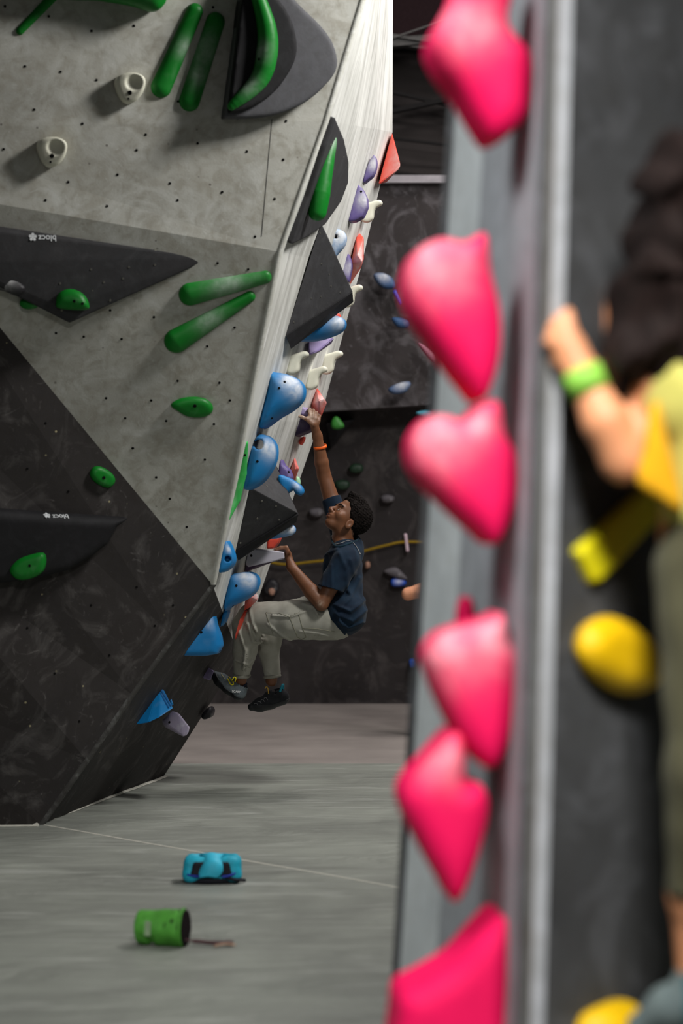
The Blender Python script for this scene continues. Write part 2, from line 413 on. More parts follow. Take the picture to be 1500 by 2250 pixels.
# pale worn strip down the arete
M_worn = wall_mat('chalk worn edge', lin((205, 205, 198)), lin((180, 180, 172)), lin((225, 225, 222)), 0.6, None, sc=3)
def edge_strip(name, pts, offs, m, parent):
    V = []; F = []; k = len(offs)
    for p in pts:
        for o in offs: V.append(p+Vector(o))
    for i in range(len(pts)-1):
        for j in range(k-1): F.append((i*k+j, i*k+j+1, (i+1)*k+j+1, (i+1)*k+j))
    return mk(name, V, F, m, parent, smooth=True)
edge_strip('arete_edge', Af, [(-0.012, -0.002, 0.0), (-0.002, -0.010, 0), (0.012, -0.004, 0), (0.016, 0.02, 0)], M_worn, wl)
M_worn2 = wall_mat('chalky dark edge', lin((66, 65, 63)), lin((50, 48, 47)), lin((136, 138, 136)), 0.45, None, sc=3)
edge_strip('arete_edge', Lf, [(-0.016, -0.002, 0.0), (-0.003, -0.008, 0), (0.014, -0.004, 0), (0.02, 0.02, 0)], M_worn2, wl)

# foreground pillar on the right
wr = empty('wall_right', (0, 0, 0)); tag(wr, kind='structure')
def zl(x0, z0, x1, z1, z): return x0+(x1-x0)*(z-z0)/(z1-z0)
ZS = [0.0, 0.6, 1.2, 1.8, 2.4, 3.0, 4.2]
LE = [Vector((zl(.310, 2.86, .140, .237, z), 6.2, z)) for z in ZS]
CH = [Vector((zl(.352, 2.7, .215, .30, z), 5.75, z)) for z in ZS]
PA = [Vector((zl(.4226, 2.524, .368, .576, z)-0.014, 4.6, z)) for z in ZS]
RE = [Vector((1.35+0.03*(z-1), 5.75, z)) for z in ZS]
BL = [v+Vector((0.25, 1.1, 0)) for v in LE]
panel('edge_panel', M_pill_edge, wr, [LE, CH], 'PE', 0.02)
panel('left_panel', M_pill, wr, [CH, PA], 'PL', 0.03)
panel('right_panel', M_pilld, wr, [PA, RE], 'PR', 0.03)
panel('back_panel', M_pilld, wr, [LE, BL], 'PB', 0.02)
edge_strip('arris', PA, [(-0.008, 0.04, 0), (-0.008, -0.003, 0), (-0.001, -0.008, 0), (0.008, 0.002, 0)], M_arris, wr)

# back of the hall
wb = empty('wall_back', (0, 0, 0)); tag(wb, kind='structure')
def box(name, lo, hi, m, parent=None, origin=None):
    x0, y0, z0 = lo; x1, y1, z1 = hi
    V = [(x0, y0, z0), (x1, y0, z0), (x1, y1, z0), (x0, y1, z0), (x0, y0, z1), (x1, y0, z1), (x1, y1, z1), (x0, y1, z1)]
    F = [(0, 3, 2, 1), (4, 5, 6, 7), (0, 1, 5, 4), (1, 2, 6, 5), (2, 3, 7, 6), (3, 0, 4, 7)]
    return mk(name, V, F, m, parent, origin)
# leaning headwall over a recessed lower wall
def slab(name, m, x0, x1, ytop, ybot, zt, zb0, zb1, th=0.6):
    V = [(x0, ybot, zb0), (x1, ybot, zb1), (x1, ytop, zt), (x0, ytop, zt), (x0, ybot+th, zb0), (x1, ybot+th, zb1), (x1, ytop+th, zt), (x0, ytop+th, zt)]
    F = [(0, 1, 2, 3), (7, 6, 5, 4), (0, 4, 5, 1), (1, 5, 6, 2), (2, 6, 7, 3), (3, 7, 4, 0)]
    return mk(name, V, F, m, wb)
slab('headwall', M_back, -3.2, 4.5, 18.2, 18.5, 4.03, 2.12, 2.62)
slab('lower_wall', M_backlow, -5, 6, 18.75, 19.55, 2.75, 0.0, 0.0, 0.3)
box('ledge', (-3.2, 18.12, 4.02), (4.5, 18.8, 4.075), M_ledge, wb)
# dark hanging fabric above, in overlapping swags
V = []; F = []; nx, nz = 60, 90
for i in range(nx+1):
    for k in range(nz+1):
        x = -4+10*i/nx; z = 3.6+3.9*k/nz
        y = 20.4+0.10*math.sin(z*5.2+0.35*x+0.5*math.sin(x*1.3))**3-0.05*math.sin(z*11-0.9*x)**5
        V.append((x, y, z))
for i in range(nx):
    for k in range(nz): a0 = i*(nz+1)+k; F.append((a0, a0+nz+1, a0+nz+2, a0+1))
mk('hanging_fabric', V, F, M_fabric, wb, smooth=True)
M_black = plain('black hall void', (46, 34, 36), 0.95, 0.05)
box('upper_void', (-4, 19.7, 5.42), (6, 20.2, 8.0), M_black, wb)
M_beam = plain('grey steel beam', (92, 90, 88), 0.6, 0.3)
def beam(p, q, r, m, parent, name='beam'):
    p, q = Vector(p), Vector(q); e_ = (q-p).normalized(); p = p-e_*1.6; q = q+e_*1.2
    d = (Vector(q)-Vector(p)).normalized(); s = d.cross(Vector((0, 1, 0))).normalized()*r; u = Vector((0, 1, 0))*r*2
    V = [Vector(e)+i+j for e in (p, q) for i, j in ((-s, -u), (s, -u), (s, u), (-s, u))]
    return mk(name, V, [(0, 1, 2, 3), (7, 6, 5, 4), (0, 4, 5, 1), (1, 5, 6, 2), (2, 6, 7, 3), (3, 7, 4, 0)], m, parent)
beam(P(850, 88, 19.4), P(960, 50, 19.4), 0.006, M_beam, wb)
beam(P(885, 82, 19.5), P(990, 98, 19.5), 0.012, M_beam, wb)
beam(P(560, 122, 19.6), P(640, 115, 19.6), 0.035, M_beam, wb)
beam(P(1270, 158, 19.65), P(1380, 176, 19.65), 0.03, M_beam, wb)
beam(P(845, 248, 20.0), P(1010, 213, 20.0), 0.018, plain('dark strap', (34, 32, 32), .9), wb, 'strap')
beam(P(845, 198, 20.05), P(912, 214, 20.05), 0.013, HM['dark strap'], wb, 'strap')
beam(P(845, 376, 20.05), P(1010, 400, 20.05), 0.013, HM['dark strap'], wb, 'strap')
beam(P(845, 302, 20.05), P(1010, 322, 20.05), 0.01, HM['dark strap'], wb, 'strap')

def spline(pts, n=8, closed=False):
    out = []; m = len(pts); rng = range(m if closed else m-1)
    for i in rng:
        g = (lambda j: Vector(pts[j % m])) if closed else (lambda j: Vector(pts[min(max(j, 0), m-1)]))
        p0, p1, p2, p3 = g(i-1), g(i), g(i+1), g(i+2)
        for k in range(n):
            t = k/n; out.append(0.5*((2*p1)+(-p0+p2)*t+(2*p0-5*p1+4*p2-p3)*t*t+(-p0+3*p1-3*p2+p3)*t**3))
    if not closed: out.append(Vector(pts[-1]))
    return out
# ------------------------------------------------------------------ climbing holds
ME_bolt = disc_mesh('bolt', 0.0075, M_hole, 0.003)
def add_bolts(o, pts, big=1.0, mat=None, lift=0.0006):
    bpy.context.view_layer.update()
    off = parent_world(o)
    bv = BVHTree.FromPolygons([v.co+off for v in o.data.vertices], [p.vertices[:] for p in o.data.polygons])
    for x, y in pts:
        org = Vector((0, 0, CAMZ)); d = (P(x, y, 1.0)-org).normalized()
        loc, nrm, ix, ds = bv.ray_cast(org, d)
        if loc:
            if nrm.dot(d) > 0: nrm = -nrm
            b = inst('bolt', ME_bolt if mat is None else mat, loc+nrm*lift, nrm, o)
            b.scale = (big,)*3
def chalk_fn(spots):
    if not spots: return None
    def g(v):
        c = np.zeros(len(v))
        for (q, r) in spots: c = np.maximum(c, np.exp(-((v-np.array(q))**2).sum(1)/(r*r)))
        return c
    return g
def spots_at(chalk, d): return [(P(x, y, d-0.03), r*d/FPX) for x, y, r in (chalk or [])]
CAT = 'climbing hold'
def prof(name, label, mat, outline, d, H, r, group=None, slope=0.13, smooth=True, chalk=None, bolts=None, taper=0.0, cuts=None, adds=None, cat=CAT, parent=None, res=None, toptaper=0.0, face=None):
    """hold seen in profile: outline (pixels) at distance d, rounded and drawn out along the wall by +-H"""
    pts = [(P(x, y, d).x, P(x, y, d).z) for x, y in outline]
    if smooth: pts = smooth_poly(pts, 4)
    a = np.array(pts); cu, cv = (a.min(0)+a.max(0))/2; size = a.max(0)-a.min(0)
    ww = max(size[0], 1e-3); u0 = a[:, 0].min(); v0 = a[:, 1].min()
    def f(Q):
        wd = Q[:, 1]-d; u = Q[:, 0]-slope*wd; v = Q[:, 2]
        Hh = H*(1-taper*np.clip((u-u0)/ww, 0, 1))*(1-toptaper*np.clip((v-v0)/size[1], 0, 1))
        e = rounded(poly2(u, v, pts), np.abs(wd)-Hh, r)
        for c in (adds or []): e = smin(e, rc(Q, P(*c[0]), P(*c[1]), c[2], c[3]), c[4] if len(c) > 4 else 0.01)
        for c in (cuts or []): e = smax(e, -rc(Q, P(*c[0]), P(*c[1]), c[2], c[3]), 0.006)
        return e
    mx = H*abs(slope)+0.02
    ex = 0.0
    for c in (adds or []): ex = max(ex, 0.06)
    lo = (a[:, 0].min()-mx-ex, d-H-0.015, a[:, 1].min()-0.015-ex); hi = (a[:, 0].max()+mx+ex, d+H+0.015, a[:, 1].max()+0.015+ex)
    hh = res or max(0.0035, min(0.012, min(size[0], size[1], 2*H)/9))
    o = sdf_obj(name, f, lo, hi, hh, mat, parent, chalk=chalk_fn(spots_at(chalk, d-H*0.6)))
    if parent is None: tag(o, label, cat, group)
    if bolts: add_bolts(o, bolts)
    return o
def onface(name, label, mat, outline, H, r, tags, group=None, smooth=True, chalk=None, bolts=None, cat=CAT, parent=None, base=-0.015, dish=None, tilt=(0, 0), res=None, lift=0.0, boltbig=1.0):
    """hold seen face-on: outline dropped on to the wall and raised along its normal"""
    cx = sum(p[0] for p in outline)/len(outline); cy = sum(p[1] for p in outline)/len(outline)
    h0 = hit(cx, cy, tags); n = h0[1]
    hs = []
    for x, y in outline:
        ro = Vector((0, 0, CAMZ)); rd = P(x, y, 1)-ro; q = geometry.intersect_line_plane(ro, ro+rd*100, h0[0], n); hs.append(q)
    O = sum(hs, Vector())/len(hs)
    U = Vector((1, 0, 0)) - n*n.x
    if U.length < 0.3: U = Vector((0, 1, 0)) - n*n.y
    U.normalize(); V = n.cross(U)
    pts = [((q-O).dot(U), (q-O).dot(V)) for q in hs]
    if smooth: pts = smooth_poly(pts, 4)
    a = np.array(pts); size = a.max(0)-a.min(0); On, Un, Vn, Nn = A3(O), A3(U), A3(V), A3(n)
    def f(Q):
        q = Q-On; u = q@Un; v = q@Vn; w_ = q@Nn
        top = H*(1+tilt[0]*u/size[0]+tilt[1]*v/size[1])
        e = rounded(poly2(u, v, pts), np.maximum(w_-top, base-w_), r)
        if dish: e = smax(e, -(np.sqrt((u-dish[0]*size[0])**2+(v-dish[1]*size[1])**2+(w_-H-dish[3])**2)-dish[2]), 0.006)
        return e
    R = max(size)/2+H+0.04
    c = np.array(O); ext = np.array([abs(U[i])*size[0]/2*1.15+abs(V[i])*size[1]/2*1.15+abs(n[i])*(H*1.6+0.03)+0.03 for i in range(3)])
    mid = O+U*float((a[:, 0].min()+a[:, 0].max())/2)+V*float((a[:, 1].min()+a[:, 1].max())/2)
    hh = res or max(0.004, min(0.014, min(min(size)/10, 0.012)))
    o = sdf_obj(name, f, np.array(mid)-ext, np.array(mid)+ext, hh, mat, parent, chalk=chalk_fn([(hit(x, y, tags)[0]+n*H, rr*h0[0].y/FPX) for x, y, rr in (chalk or [])]))
    if parent is None: tag(o, label, cat, group)
    if bolts: add_bolts(o, bolts, boltbig)
    return o
def sausage(name, label, mat, a, b, ra, rb, tags, group=None, bend=None, chalk=None, flat=0.75, bolts=None):
    """long rounded hold lying on a wall between two pixels; radii in pixels"""
    pts = [a]+([bend] if bend else [])+[b]
    hs = [hit(x, y, tags) for x, y in pts]; sc = hs[0][0].y/FPX; n = hs[0][1]
    W = [h[0] for h in hs]
    if bend:
        N = 8; W = [W[0]*(1-t)**2+W[1]*2*t*(1-t)+W[2]*t*t for t in [i/N for i in range(N+1)]]
    rs = [(ra+(rb-ra)*i/(len(W)-1))*sc for i in range(len(W))]
    An, Nn = A3(W[0]), A3(n)
    def f(Q):
        w_ = (Q-An)@Nn; Q2 = Q-Nn*(w_*(1-1/flat))[:, None]         # flattened across the wall normal
        return smax(chain(Q2, W, rs, 0.002)*flat, -w_-0.01, 0.006)
    L = np.array([tuple(p) for p in W]); mr = max(rs)+0.02
    o = sdf_obj(name, f, L.min(0)-mr, L.max(0)+mr, max(0.004, min(rs)/6), mat, chalk=chalk_fn([(hit(x, y, tags)[0]+n*0.03, r*sc) for x, y, r in (chalk or [])]))
    tag(o, label, CAT, group)
    if bolts: add_bolts(o, bolts)
    return o
def hull(name, label, mat, pts, bev=0.006, cat='volume', group=None, parent=None, bolts=None, chalk=None):
    bm = bmesh.new()
    c = sum((Vector(p) for p in pts), Vector())/len(pts)
    for p in pts: bm.verts.new(Vector(p)-c)
    bmesh.ops.convex_hull(bm, input=bm.verts)
    bmesh.ops.delete(bm, geom=[v for v in bm.verts if not v.link_faces], context='VERTS')
    bmesh.ops.dissolve_limit(bm, angle_limit=0.05, verts=bm.verts, edges=bm.edges)
    bmesh.ops.bevel(bm, geom=bm.edges[:], offset=bev, segments=2, affect='EDGES', profile=0.6)
    bmesh.ops.recalc_face_normals(bm, faces=bm.faces)
    me = bpy.data.meshes.new(name); bm.to_mesh(me); bm.free(); me.materials.append(mat)
    o = bpy.data.objects.new(name, me); C.objects.link(o)
    o.location = c
    if parent: o.parent = parent; o.location = c-parent_world(parent)
    else: tag(o, label, cat, group)
    if chalk:
        a = me.attributes.new('chalk', 'FLOAT', 'POINT'); g = chalk_fn(chalk); v = np.array([tuple(v.co+c) for v in me.vertices])
        a.data.foreach_set('value', g(v).astype(np.float32))
    if bolts: add_bolts(o, bolts)
    return o
def text_obj(s, loc, nrm, up, size, m, parent, name='lettering', depth=0.0008):
    cu = bpy.data.curves.new('t', 'FONT'); cu.body = s; cu.size = size; cu.align_x = 'CENTER'; cu.align_y = 'CENTER'; cu.extrude = depth; cu.offset = size*0.012
    to = bpy.data.objects.new('t', cu); C.objects.link(to); dg = bpy.context.evaluated_depsgraph_get()
    me = bpy.data.meshes.new_from_object(to.evaluated_get(dg)); bpy.data.objects.remove(to)
    me.materials.clear(); me.materials.append(m)
    o = bpy.data.objects.new(name, me); C.objects.link(o); o.parent = parent
    z = Vector(nrm).normalized(); y = (Vector(up)-z*Vector(up).dot(z)).normalized(); x = y.cross(z)
    o.location = Vector(loc)-parent_world(parent); o.rotation_euler = Matrix((x, y, z)).transposed().to_euler()
    return o
M_print = plain('pale print', (196, 198, 200), 0.6, 0.2)
def clover(loc, nrm, up, R, parent):
    z = Vector(nrm).normalized(); y = (Vector(up)-z*Vector(up).dot(z)).normalized(); x = y.cross(z); V = []; F = []
    for k in range(5):
        a0 = k*2*math.pi/5+0.3; c = (x*math.cos(a0)+y*math.sin(a0))*R*0.62; i0 = len(V)
        for j in range(8): a1 = j*math.pi/4; V.append(Vector(loc)+c+(x*math.cos(a1)+y*math.sin(a1))*R*0.36+z*0.001)
        F.append(list(range(i0, i0+8)))
    i0 = len(V)
    for j in range(8): a1 = j*math.pi/4; V.append(Vector(loc)+(x*math.cos(a1)+y*math.sin(a1))*R*0.3+z*0.001)
    F.append(list(range(i0, i0+8)))
    return mk('logo', V, F, M_print, parent, origin=loc)

# ---- front face of the boulder
G_GREEN = 'green holds on the front of the boulder'
sausage('climbing_hold', 'thin bright green bar hold slanting at the top left corner', GREEN, (44, 68), (125, -16), 9, 11, ('A',), G_GREEN)
onface('climbing_hold', 'wide green hold at the top edge with only its rounded underside showing', GREEN,
       [(60, -60), (125, -4), (210, 4), (285, 16), (330, 29), (352, 18), (360, -10), (330, -80), (200, -110)], 0.14, 0.06, ('A',), G_GREEN)
sausage('climbing_hold', 'left one of the two upright green sausage holds beside the black lens volume', GREEN, (428, 25), (354, 192), 18, 23, ('A',), G_GREEN, chalk=[(405, 105, 22)])
sausage('climbing_hold', 'right one of the two upright green sausage holds, with a chalk streak', GREEN, (473, 48), (416, 222), 21, 23, ('A',), G_GREEN, chalk=[(440, 110, 38), (430, 165, 26)])
for (cx, cy), lb in (((283, 196), 'cream dish-shaped hold below the green sausage holds'), ((112, 335), 'lower left cream dish-shaped hold casting a long shadow')):
    o = onface('climbing_hold', lb, CREAM, [(cx-33, cy-14), (cx-20, cy-30), (cx+8, cy-34), (cx+30, cy-22), (cx+29, cy+4), (cx+14, cy+26), (cx-6, cy+33), (cx-22, cy+20)],
               0.075, 0.022, ('A',), 'cream dish holds', dish=(0.05, 0.12, 0.05, 0.034), tilt=(0.35, 0.3), res=0.004)
    add_bolts(o, [(cx+2, cy+8)], 1.5); add_bolts(o, [(cx-1, cy+21)], 0.8)
# big lens volume
lv = onface('lens_volume', 'large half-lens volume in charcoal and black at the top of the boulder', M_volgrey,
            [(522, -10), (503, 130), (485, 260), (484, 262), (486, 262), (540, 262), (600, 254), (660, 229), (708, 190), (735, 148), (727, 100), (700, 60), (650, 12), (600, -40), (530, -70)],
            0.09, 0.02, ('A',), smooth=True, cat='volume', tilt=(-0.5, 0))
onface('inset', None, M_volblack, [(523, -10), (506, 120), (490, 250), (489, 252), (491, 252), (530, 243), (575, 220), (615, 178), (641, 125), (638, 70), (618, 25), (590, -10), (555, -50)],
       0.128, 0.012, ('A',), smooth=True, parent=lv, tilt=(-0.3, 0))
def crescent():
    mid = [(548, -20), (572, 60), (574, 120), (556, 180), (497, 238)]; hs = [hit(x, y, ('A',)) for x, y in mid]
    W = [h[0]+h[1]*0.14 for h in hs]; W2 = []
    W2 = spline(W, 6); rs_ = [0.028, 0.036, 0.044, 0.048, 0.05, 0.049, 0.044, 0.034, 0.02]
    rs = list(np.interp(np.linspace(0, 8, len(W2)), range(9), rs_))
    L = np.array([tuple(p) for p in W2])
    o = sdf_obj('climbing_hold', lambda Q: chain(Q, W2, rs, 0.0), L.min(0)-0.08, L.max(0)+0.08, 0.006, GREEN, chalk=chalk_fn([(W2[12]+Vector((-.03, -.04, 0)), .045), (W2[19]+Vector((-.03, -.04, 0)), .05)]))
    tag(o, 'curved banana-shaped green hold on the black lens volume', CAT, G_GREEN); add_bolts(o, [(548, 6), (569, 130)])
crescent()
# dark triangular volume, middle
va = [hit(-120, 478, ('A', 'B'))[0], hit(470, 568, ('B',))[0], hit(150, 708, ('B',))[0], hit(0, 622, ('B', 'C'))[0], hit(-110, 560, ('B', 'C'))[0]]
nB = hit(300, 800, ('B',))[1]
tv = hull('triangle_volume', 'wide charcoal triangular volume under the ledge of the light panel', M_vol,
          [v-nB*0.01 for v in va]+[va[2]+nB*0.10+Vector((0, 0, .03)), va[0]+nB*0.05+Vector((0, 0, -.02)), va[4]+nB*0.11, P(140, 676, va[2].y-0.13)], 0.008)
add_bolts(tv, [(200, 592), (283, 587), (228, 620), (270, 612), (132, 623), (340, 582), (242, 660)], 0.8, disc_mesh('bolt', 0.0075, M_bolt))
def on_mesh(o, x, y):
    off = parent_world(o); bv = BVHTree.FromPolygons([v.co+off for v in o.data.vertices], [p.vertices[:] for p in o.data.polygons])
    org = Vector((0, 0, CAMZ)); d = (P(x, y, 1.0)-org).normalized(); r = bv.ray_cast(org, d)
    if r[0] is None: return None
    n = r[1] if r[1].dot(d) < 0 else -r[1]
    return r[0], n
def brand(o, x, y, x2, size, R):
    h = on_mesh(o, x, y); h2 = on_mesh(o, x2, y+2)
    if h: clover(h[0]+h[1]*0.001, h[1], (0, 0, 1), R, o)
    if h2: text_obj('blocz', h2[0]+h2[1]*0.001, h2[1], (0.03, 0, -1), size, M_print, o)
brand(tv, 72, 521, 104, 0.040, 0.02)
prof('climbing_hold', 'bright green half-dome hold resting on the tip of the triangular volume', GREEN, [(124, 668), (128, 648), (145, 637), (165, 637), (185, 648), (195, 668), (190, 680), (150, 680), (126, 676)], 11.30, 0.06, 0.04, G_GREEN, slope=0, bolts=[(163, 662), (181, 667)])
prof('climbing_hold', 'small dull green knob on the left lip of the triangular volume', GREEN, [(45, 662), (60, 654), (80, 660), (82, 674), (62, 680), (46, 674)], 11.34, 0.04, 0.025, G_GREEN, slope=0)
prof('climbing_hold', 'chalky black pinch at the left edge under the triangular volume', BLACKH, [(-20, 590), (12, 592), (35, 612), (58, 634), (40, 650), (10, 640), (-20, 628)], 11.26, 0.05, 0.03, None, slope=0, chalk=[(15, 620, 18)])
sausage('climbing_hold', 'upper green finger-shaped hold on the middle panel', GREEN, (418, 646), (582, 609), 26, 15, ('B',), G_GREEN, chalk=[(500, 618, 45)])
sausage('climbing_hold', 'lower green finger-shaped hold on the middle panel, slanting steeply', GREEN, (388, 748), (548, 652), 28, 13, ('B',), G_GREEN, chalk=[(455, 692, 32)])
onface('climbing_hold', 'flat green teardrop hold alone on the middle panel', GREEN, [(374, 888), (395, 874), (425, 870), (452, 875), (468, 891), (462, 908), (440, 916), (412, 914), (390, 902)], 0.035, 0.03, ('B',), G_GREEN, bolts=[(428, 892)], boltbig=1.3)
onface('climbing_hold', 'small green oval hold on the dark lower panel', GREEN, [(196, 1040), (205, 1025), (222, 1025), (245, 1040), (251, 1056), (240, 1070), (222, 1068), (203, 1055)], 0.035, 0.025, ('C',), G_GREEN, bolts=[(228, 1050)], boltbig=1.3)
bv_ = onface('lens_volume', 'black curved volume with a white print on the dark lower panel', M_volblack,
             [(-120, 1108), (0, 1114), (130, 1124), (272, 1133), (245, 1152), (225, 1190), (190, 1218), (140, 1248), (80, 1264), (0, 1276), (-120, 1270)], 0.11, 0.05, ('C',), smooth=False, cat='volume', tilt=(0, 0.25))
brand(bv_, 103, 1133, 133, 0.040, 0.019)
def halfdisc():
    h = on_mesh(bv_, 62, 1246)
    o = prof('climbing_hold', 'green half-round hold on the black curved volume', GREEN, [(22, 1252), (40, 1230), (70, 1218), (96, 1215), (101, 1235), (92, 1258), (65, 1272), (38, 1272)], h[0].y-0.005, 0.05, 0.03, G_GREEN, slope=0, bolts=[(65, 1243)])
halfdisc()
# ---- lens volume and green holds on the arete side
av = onface('lens_volume', 'charcoal half-lens volume wrapped on the bright side wall near the arete', M_vol,
            [(722, 254), (700, 318), (665, 430), (629, 532), (664, 515), (700, 490), (735, 440), (752, 395), (753, 350), (742, 300)], 0.035, 0.01, ('D',), smooth=False, cat='volume', res=0.007)
def long_green():
    W = spline([P(730, 308, 11.75), P(714, 365, 11.72), P(703, 425, 11.7), P(697, 465, 11.7)], 6); rs = list(np.interp(np.linspace(0, 3, len(W)), range(4), [0.022, 0.042, 0.050, 0.045]))
    L = np.array([tuple(p) for p in W])
    o = sdf_obj('climbing_hold', lambda Q: chain(Q, W, rs, 0.0), L.min(0)-0.08, L.max(0)+0.08, 0.006, GREEN, chalk=chalk_fn([(W[0]+Vector((0, -.03, 0)), .05)]))
    tag(o, 'long green club-shaped hold on the arete lens volume', CAT, G_GREEN); add_bolts(o, [(733, 305)])
long_green()
def strip_green():
    W = [hit(541, 975, ('D',)), hit(529, 1040, ('D',)), hit(516, 1095, ('D',)), hit(502, 1138, ('D',))]; n = W[0][1]
    pts = [h[0]-n*0.005 for h in W]; rs = [0.015, 0.034, 0.034, 0.015]; L = np.array([tuple(p) for p in pts])
    o = sdf_obj('climbing_hold', lambda Q: chain(Q, pts, rs, 0.005), L.min(0)-0.06, L.max(0)+0.06, 0.005, hold_mat('bright green hold', (60, 178, 84), 0.2))
    tag(o, 'slim bright green blade hold lying along the arete edge', CAT, G_GREEN); add_bolts(o, [(538, 1000)])
strip_green()

# ---- holds along the side wall (seen in profile)
def D(x, y): return hit(x, y, ('D',))[0].y
hull('climbing_hold', 'red pointed wedge hold at the top corner of the white side wall', RED,
     [P(861, 292, 14.15), P(880, 362, 13.9), P(876, 372, 13.9), P(831, 406, 13.95), P(832, 400, 14.25), P(862, 296, 14.3), P(850, 400, 14.3)], 0.008, CAT, 'red holds on the side wall', chalk=[(P(870, 370, 13.9), .05)])
prof('climbing_hold', 'small purple crescent hold below the red wedge', PURPLE, [(799, 402), (806, 372), (822, 343), (828, 360), (822, 384), (810, 396)], D(800, 400)-.02, 0.05, 0.012, 'purple holds on the side wall', chalk=[(820, 360, 16)])
prof('climbing_hold', 'purple quarter-round hold with one flat edge high on the side wall', PURPLE, [(785, 406), (797, 415), (807, 436), (808, 456), (798, 478), (782, 487), (765, 490), (772, 455)], D(768, 485), 0.06, 0.012, 'purple holds on the side wall', smooth=False, chalk=[(800, 440, 18)], bolts=[(793, 421)])
def horn(x, y, label, s=1.0, d=None, turn=0):
    o = [(x-14*s, y-6*s), (x+2*s, y-13*s), (x+17*s, y-17*s), (x+24*s, y-14*s), (x+23*s, y-7*s), (x+12*s, y-1*s), (x+7*s, y+8*s), (x+4*s, y+24*s), (x-8*s, y+32*s), (x-20*s, y+28*s), (x-17*s, y+10*s)]
    return prof('climbing_hold', label, CREAM, o, d or D(x-16, y+10), 0.035*s, 0.018, 'cream horn holds on the side wall', res=0.0045)
horn(815, 457, 'cream horn hold beside the purple quarter-round hold')
horn(772, 643, 'cream horn hold at the tip of the upper charcoal volume')
horn(652, 790, 'cream horn hold nearest the arete, left of the purple wedge', 1.05)
horn(693, 823, 'cream horn hold between its two neighbours above the coral spike', 1.05)
horn(727, 789, 'cream horn hold on the far edge of the side wall', 1.05)
prof('climbing_hold', 'pale blue loop hold half hidden behind the upper charcoal volume', BLUE, [(722, 520), (735, 506), (752, 507), (761, 520), (757, 540), (742, 558), (735, 565), (725, 545)], D(730, 545), 0.05, 0.03, 'blue holds on the side wall',
     chalk=[(745, 522, 40)], cuts=[((728, 528, 12.3), (742, 516, 13.4), 0.012, 0.012)])
cr = [(790, 512, 13.9), (799, 522, 13.8), (799, 570, 13.8), (792, 590, 13.85), (768, 627, 13.95), (770, 580, 13.75), (783, 520, 13.8), (785, 560, 13.7), (795, 575, 13.7), (790, 520, 14.1), (775, 610, 14.1)]
hull('climbing_hold', 'red faceted crystal hold standing upright on the side wall', RED, [P(*c) for c in cr], 0.005, CAT, 'red holds on the side wall', chalk=[(P(790, 570, 13.7), .05)])
prof('climbing_hold', 'purple leaf-shaped hold tucked behind the edge of the upper charcoal volume', PURPLE, [(750, 545), (764, 555), (773, 580), (770, 605), (765, 620), (752, 595), (745, 570)], D(755, 600), 0.05, 0.012, 'purple holds on the side wall', chalk=[(766, 590, 14)], bolts=[(759, 555)])
d1, d2, d3 = hit(705, 490, ('D',))[0], hit(627, 737, ('D',))[0], hit(745, 640, ('D',))[0]
v1 = hull('triangle_volume', 'upper charcoal triangular volume jutting from the side wall', M_vol,
          [d1, d2, P(774, 640, 12.70), P(776, 662, 12.86), P(638, 765, d2.y+0.09), d3, P(707, 492, d1.y+0.3)], 0.006)
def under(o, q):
    h = [P(*p_) for p_ in q]; hull('underside', None, M_volblack, h+[p_+Vector((0.0, 0.03, 0.012)) for p_ in h], 0.002, parent=o)  # black piece puts the shade of the downward face into the colour
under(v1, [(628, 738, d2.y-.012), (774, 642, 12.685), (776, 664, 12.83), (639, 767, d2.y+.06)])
add_bolts(v1, [(703, 512), (706, 580), (723, 603), (727, 629), (747, 643), (684, 656), (705, 652), (645, 708)], 0.8, disc_mesh('bolt', 0.0075, M_bolt))
prof('climbing_hold', 'blue tongue-shaped hold jutting out below the upper charcoal volume', BLUE, [(646, 746), (672, 722), (705, 702), (735, 695), (754, 700), (759, 714), (748, 730), (715, 744), (680, 750)], 12.75, 0.11, 0.07, 'blue holds on the side wall', chalk=[(748, 705, 24)])
prof('climbing_hold', 'small coral tip showing above the blue tongue-shaped hold', RED, [(720, 702), (738, 688), (747, 692), (746, 706), (730, 712)], 13.5, 0.05, 0.02, 'red holds on the side wall')
hull('climbing_hold', 'lilac wedge hold under the blue tongue-shaped hold', LAV if False else hold_mat('lilac hold', (140, 122, 170), .3), [P(678, 748, 13.0), P(674, 782, 13.05), P(680, 780, 12.95), P(735, 742, 13.1), P(728, 755, 13.15), P(700, 772, 13.0), P(690, 745, 13.5), P(700, 775, 13.5)], 0.006, CAT, 'purple holds on the side wall')
prof('climbing_hold', 'big blue barrel-shaped hold with a chalked top corner', BLUE, [(596, 824), (612, 820), (640, 826), (660, 838), (669, 857), (664, 880), (645, 900), (615, 918), (576, 943), (580, 905), (590, 865)], 12.3, 0.15, 0.09, 'blue holds on the side wall', chalk=[(652, 850, 26), (635, 838, 22)], bolts=[(625, 839), (613, 853), (597, 919)])
hull('climbing_hold', 'coral red spiked hold right beside the reaching hand', RED, [P(694, 848, 13.9), P(697, 868, 13.8), P(712, 876, 13.65), P(718, 885, 13.7), P(706, 915, 13.75), P(698, 905, 13.7), P(679, 892, 13.85), P(684, 870, 13.9), P(700, 880, 13.6), P(694, 860, 14.1), P(705, 905, 14.1)], 0.007, CAT, 'red holds on the side wall', chalk=[(P(706, 884, 13.65), .06)])
hp = prof('climbing_hold', 'dark purple wing-shaped hold with a lilac top, gripped by the raised hand', DPURPLE, [(652, 902), (664, 905), (678, 912), (688, 926), (691, 938), (685, 947), (665, 955), (634, 966), (642, 930)], 13.62, 0.10, 0.02, 'purple holds on the side wall', smooth=False)
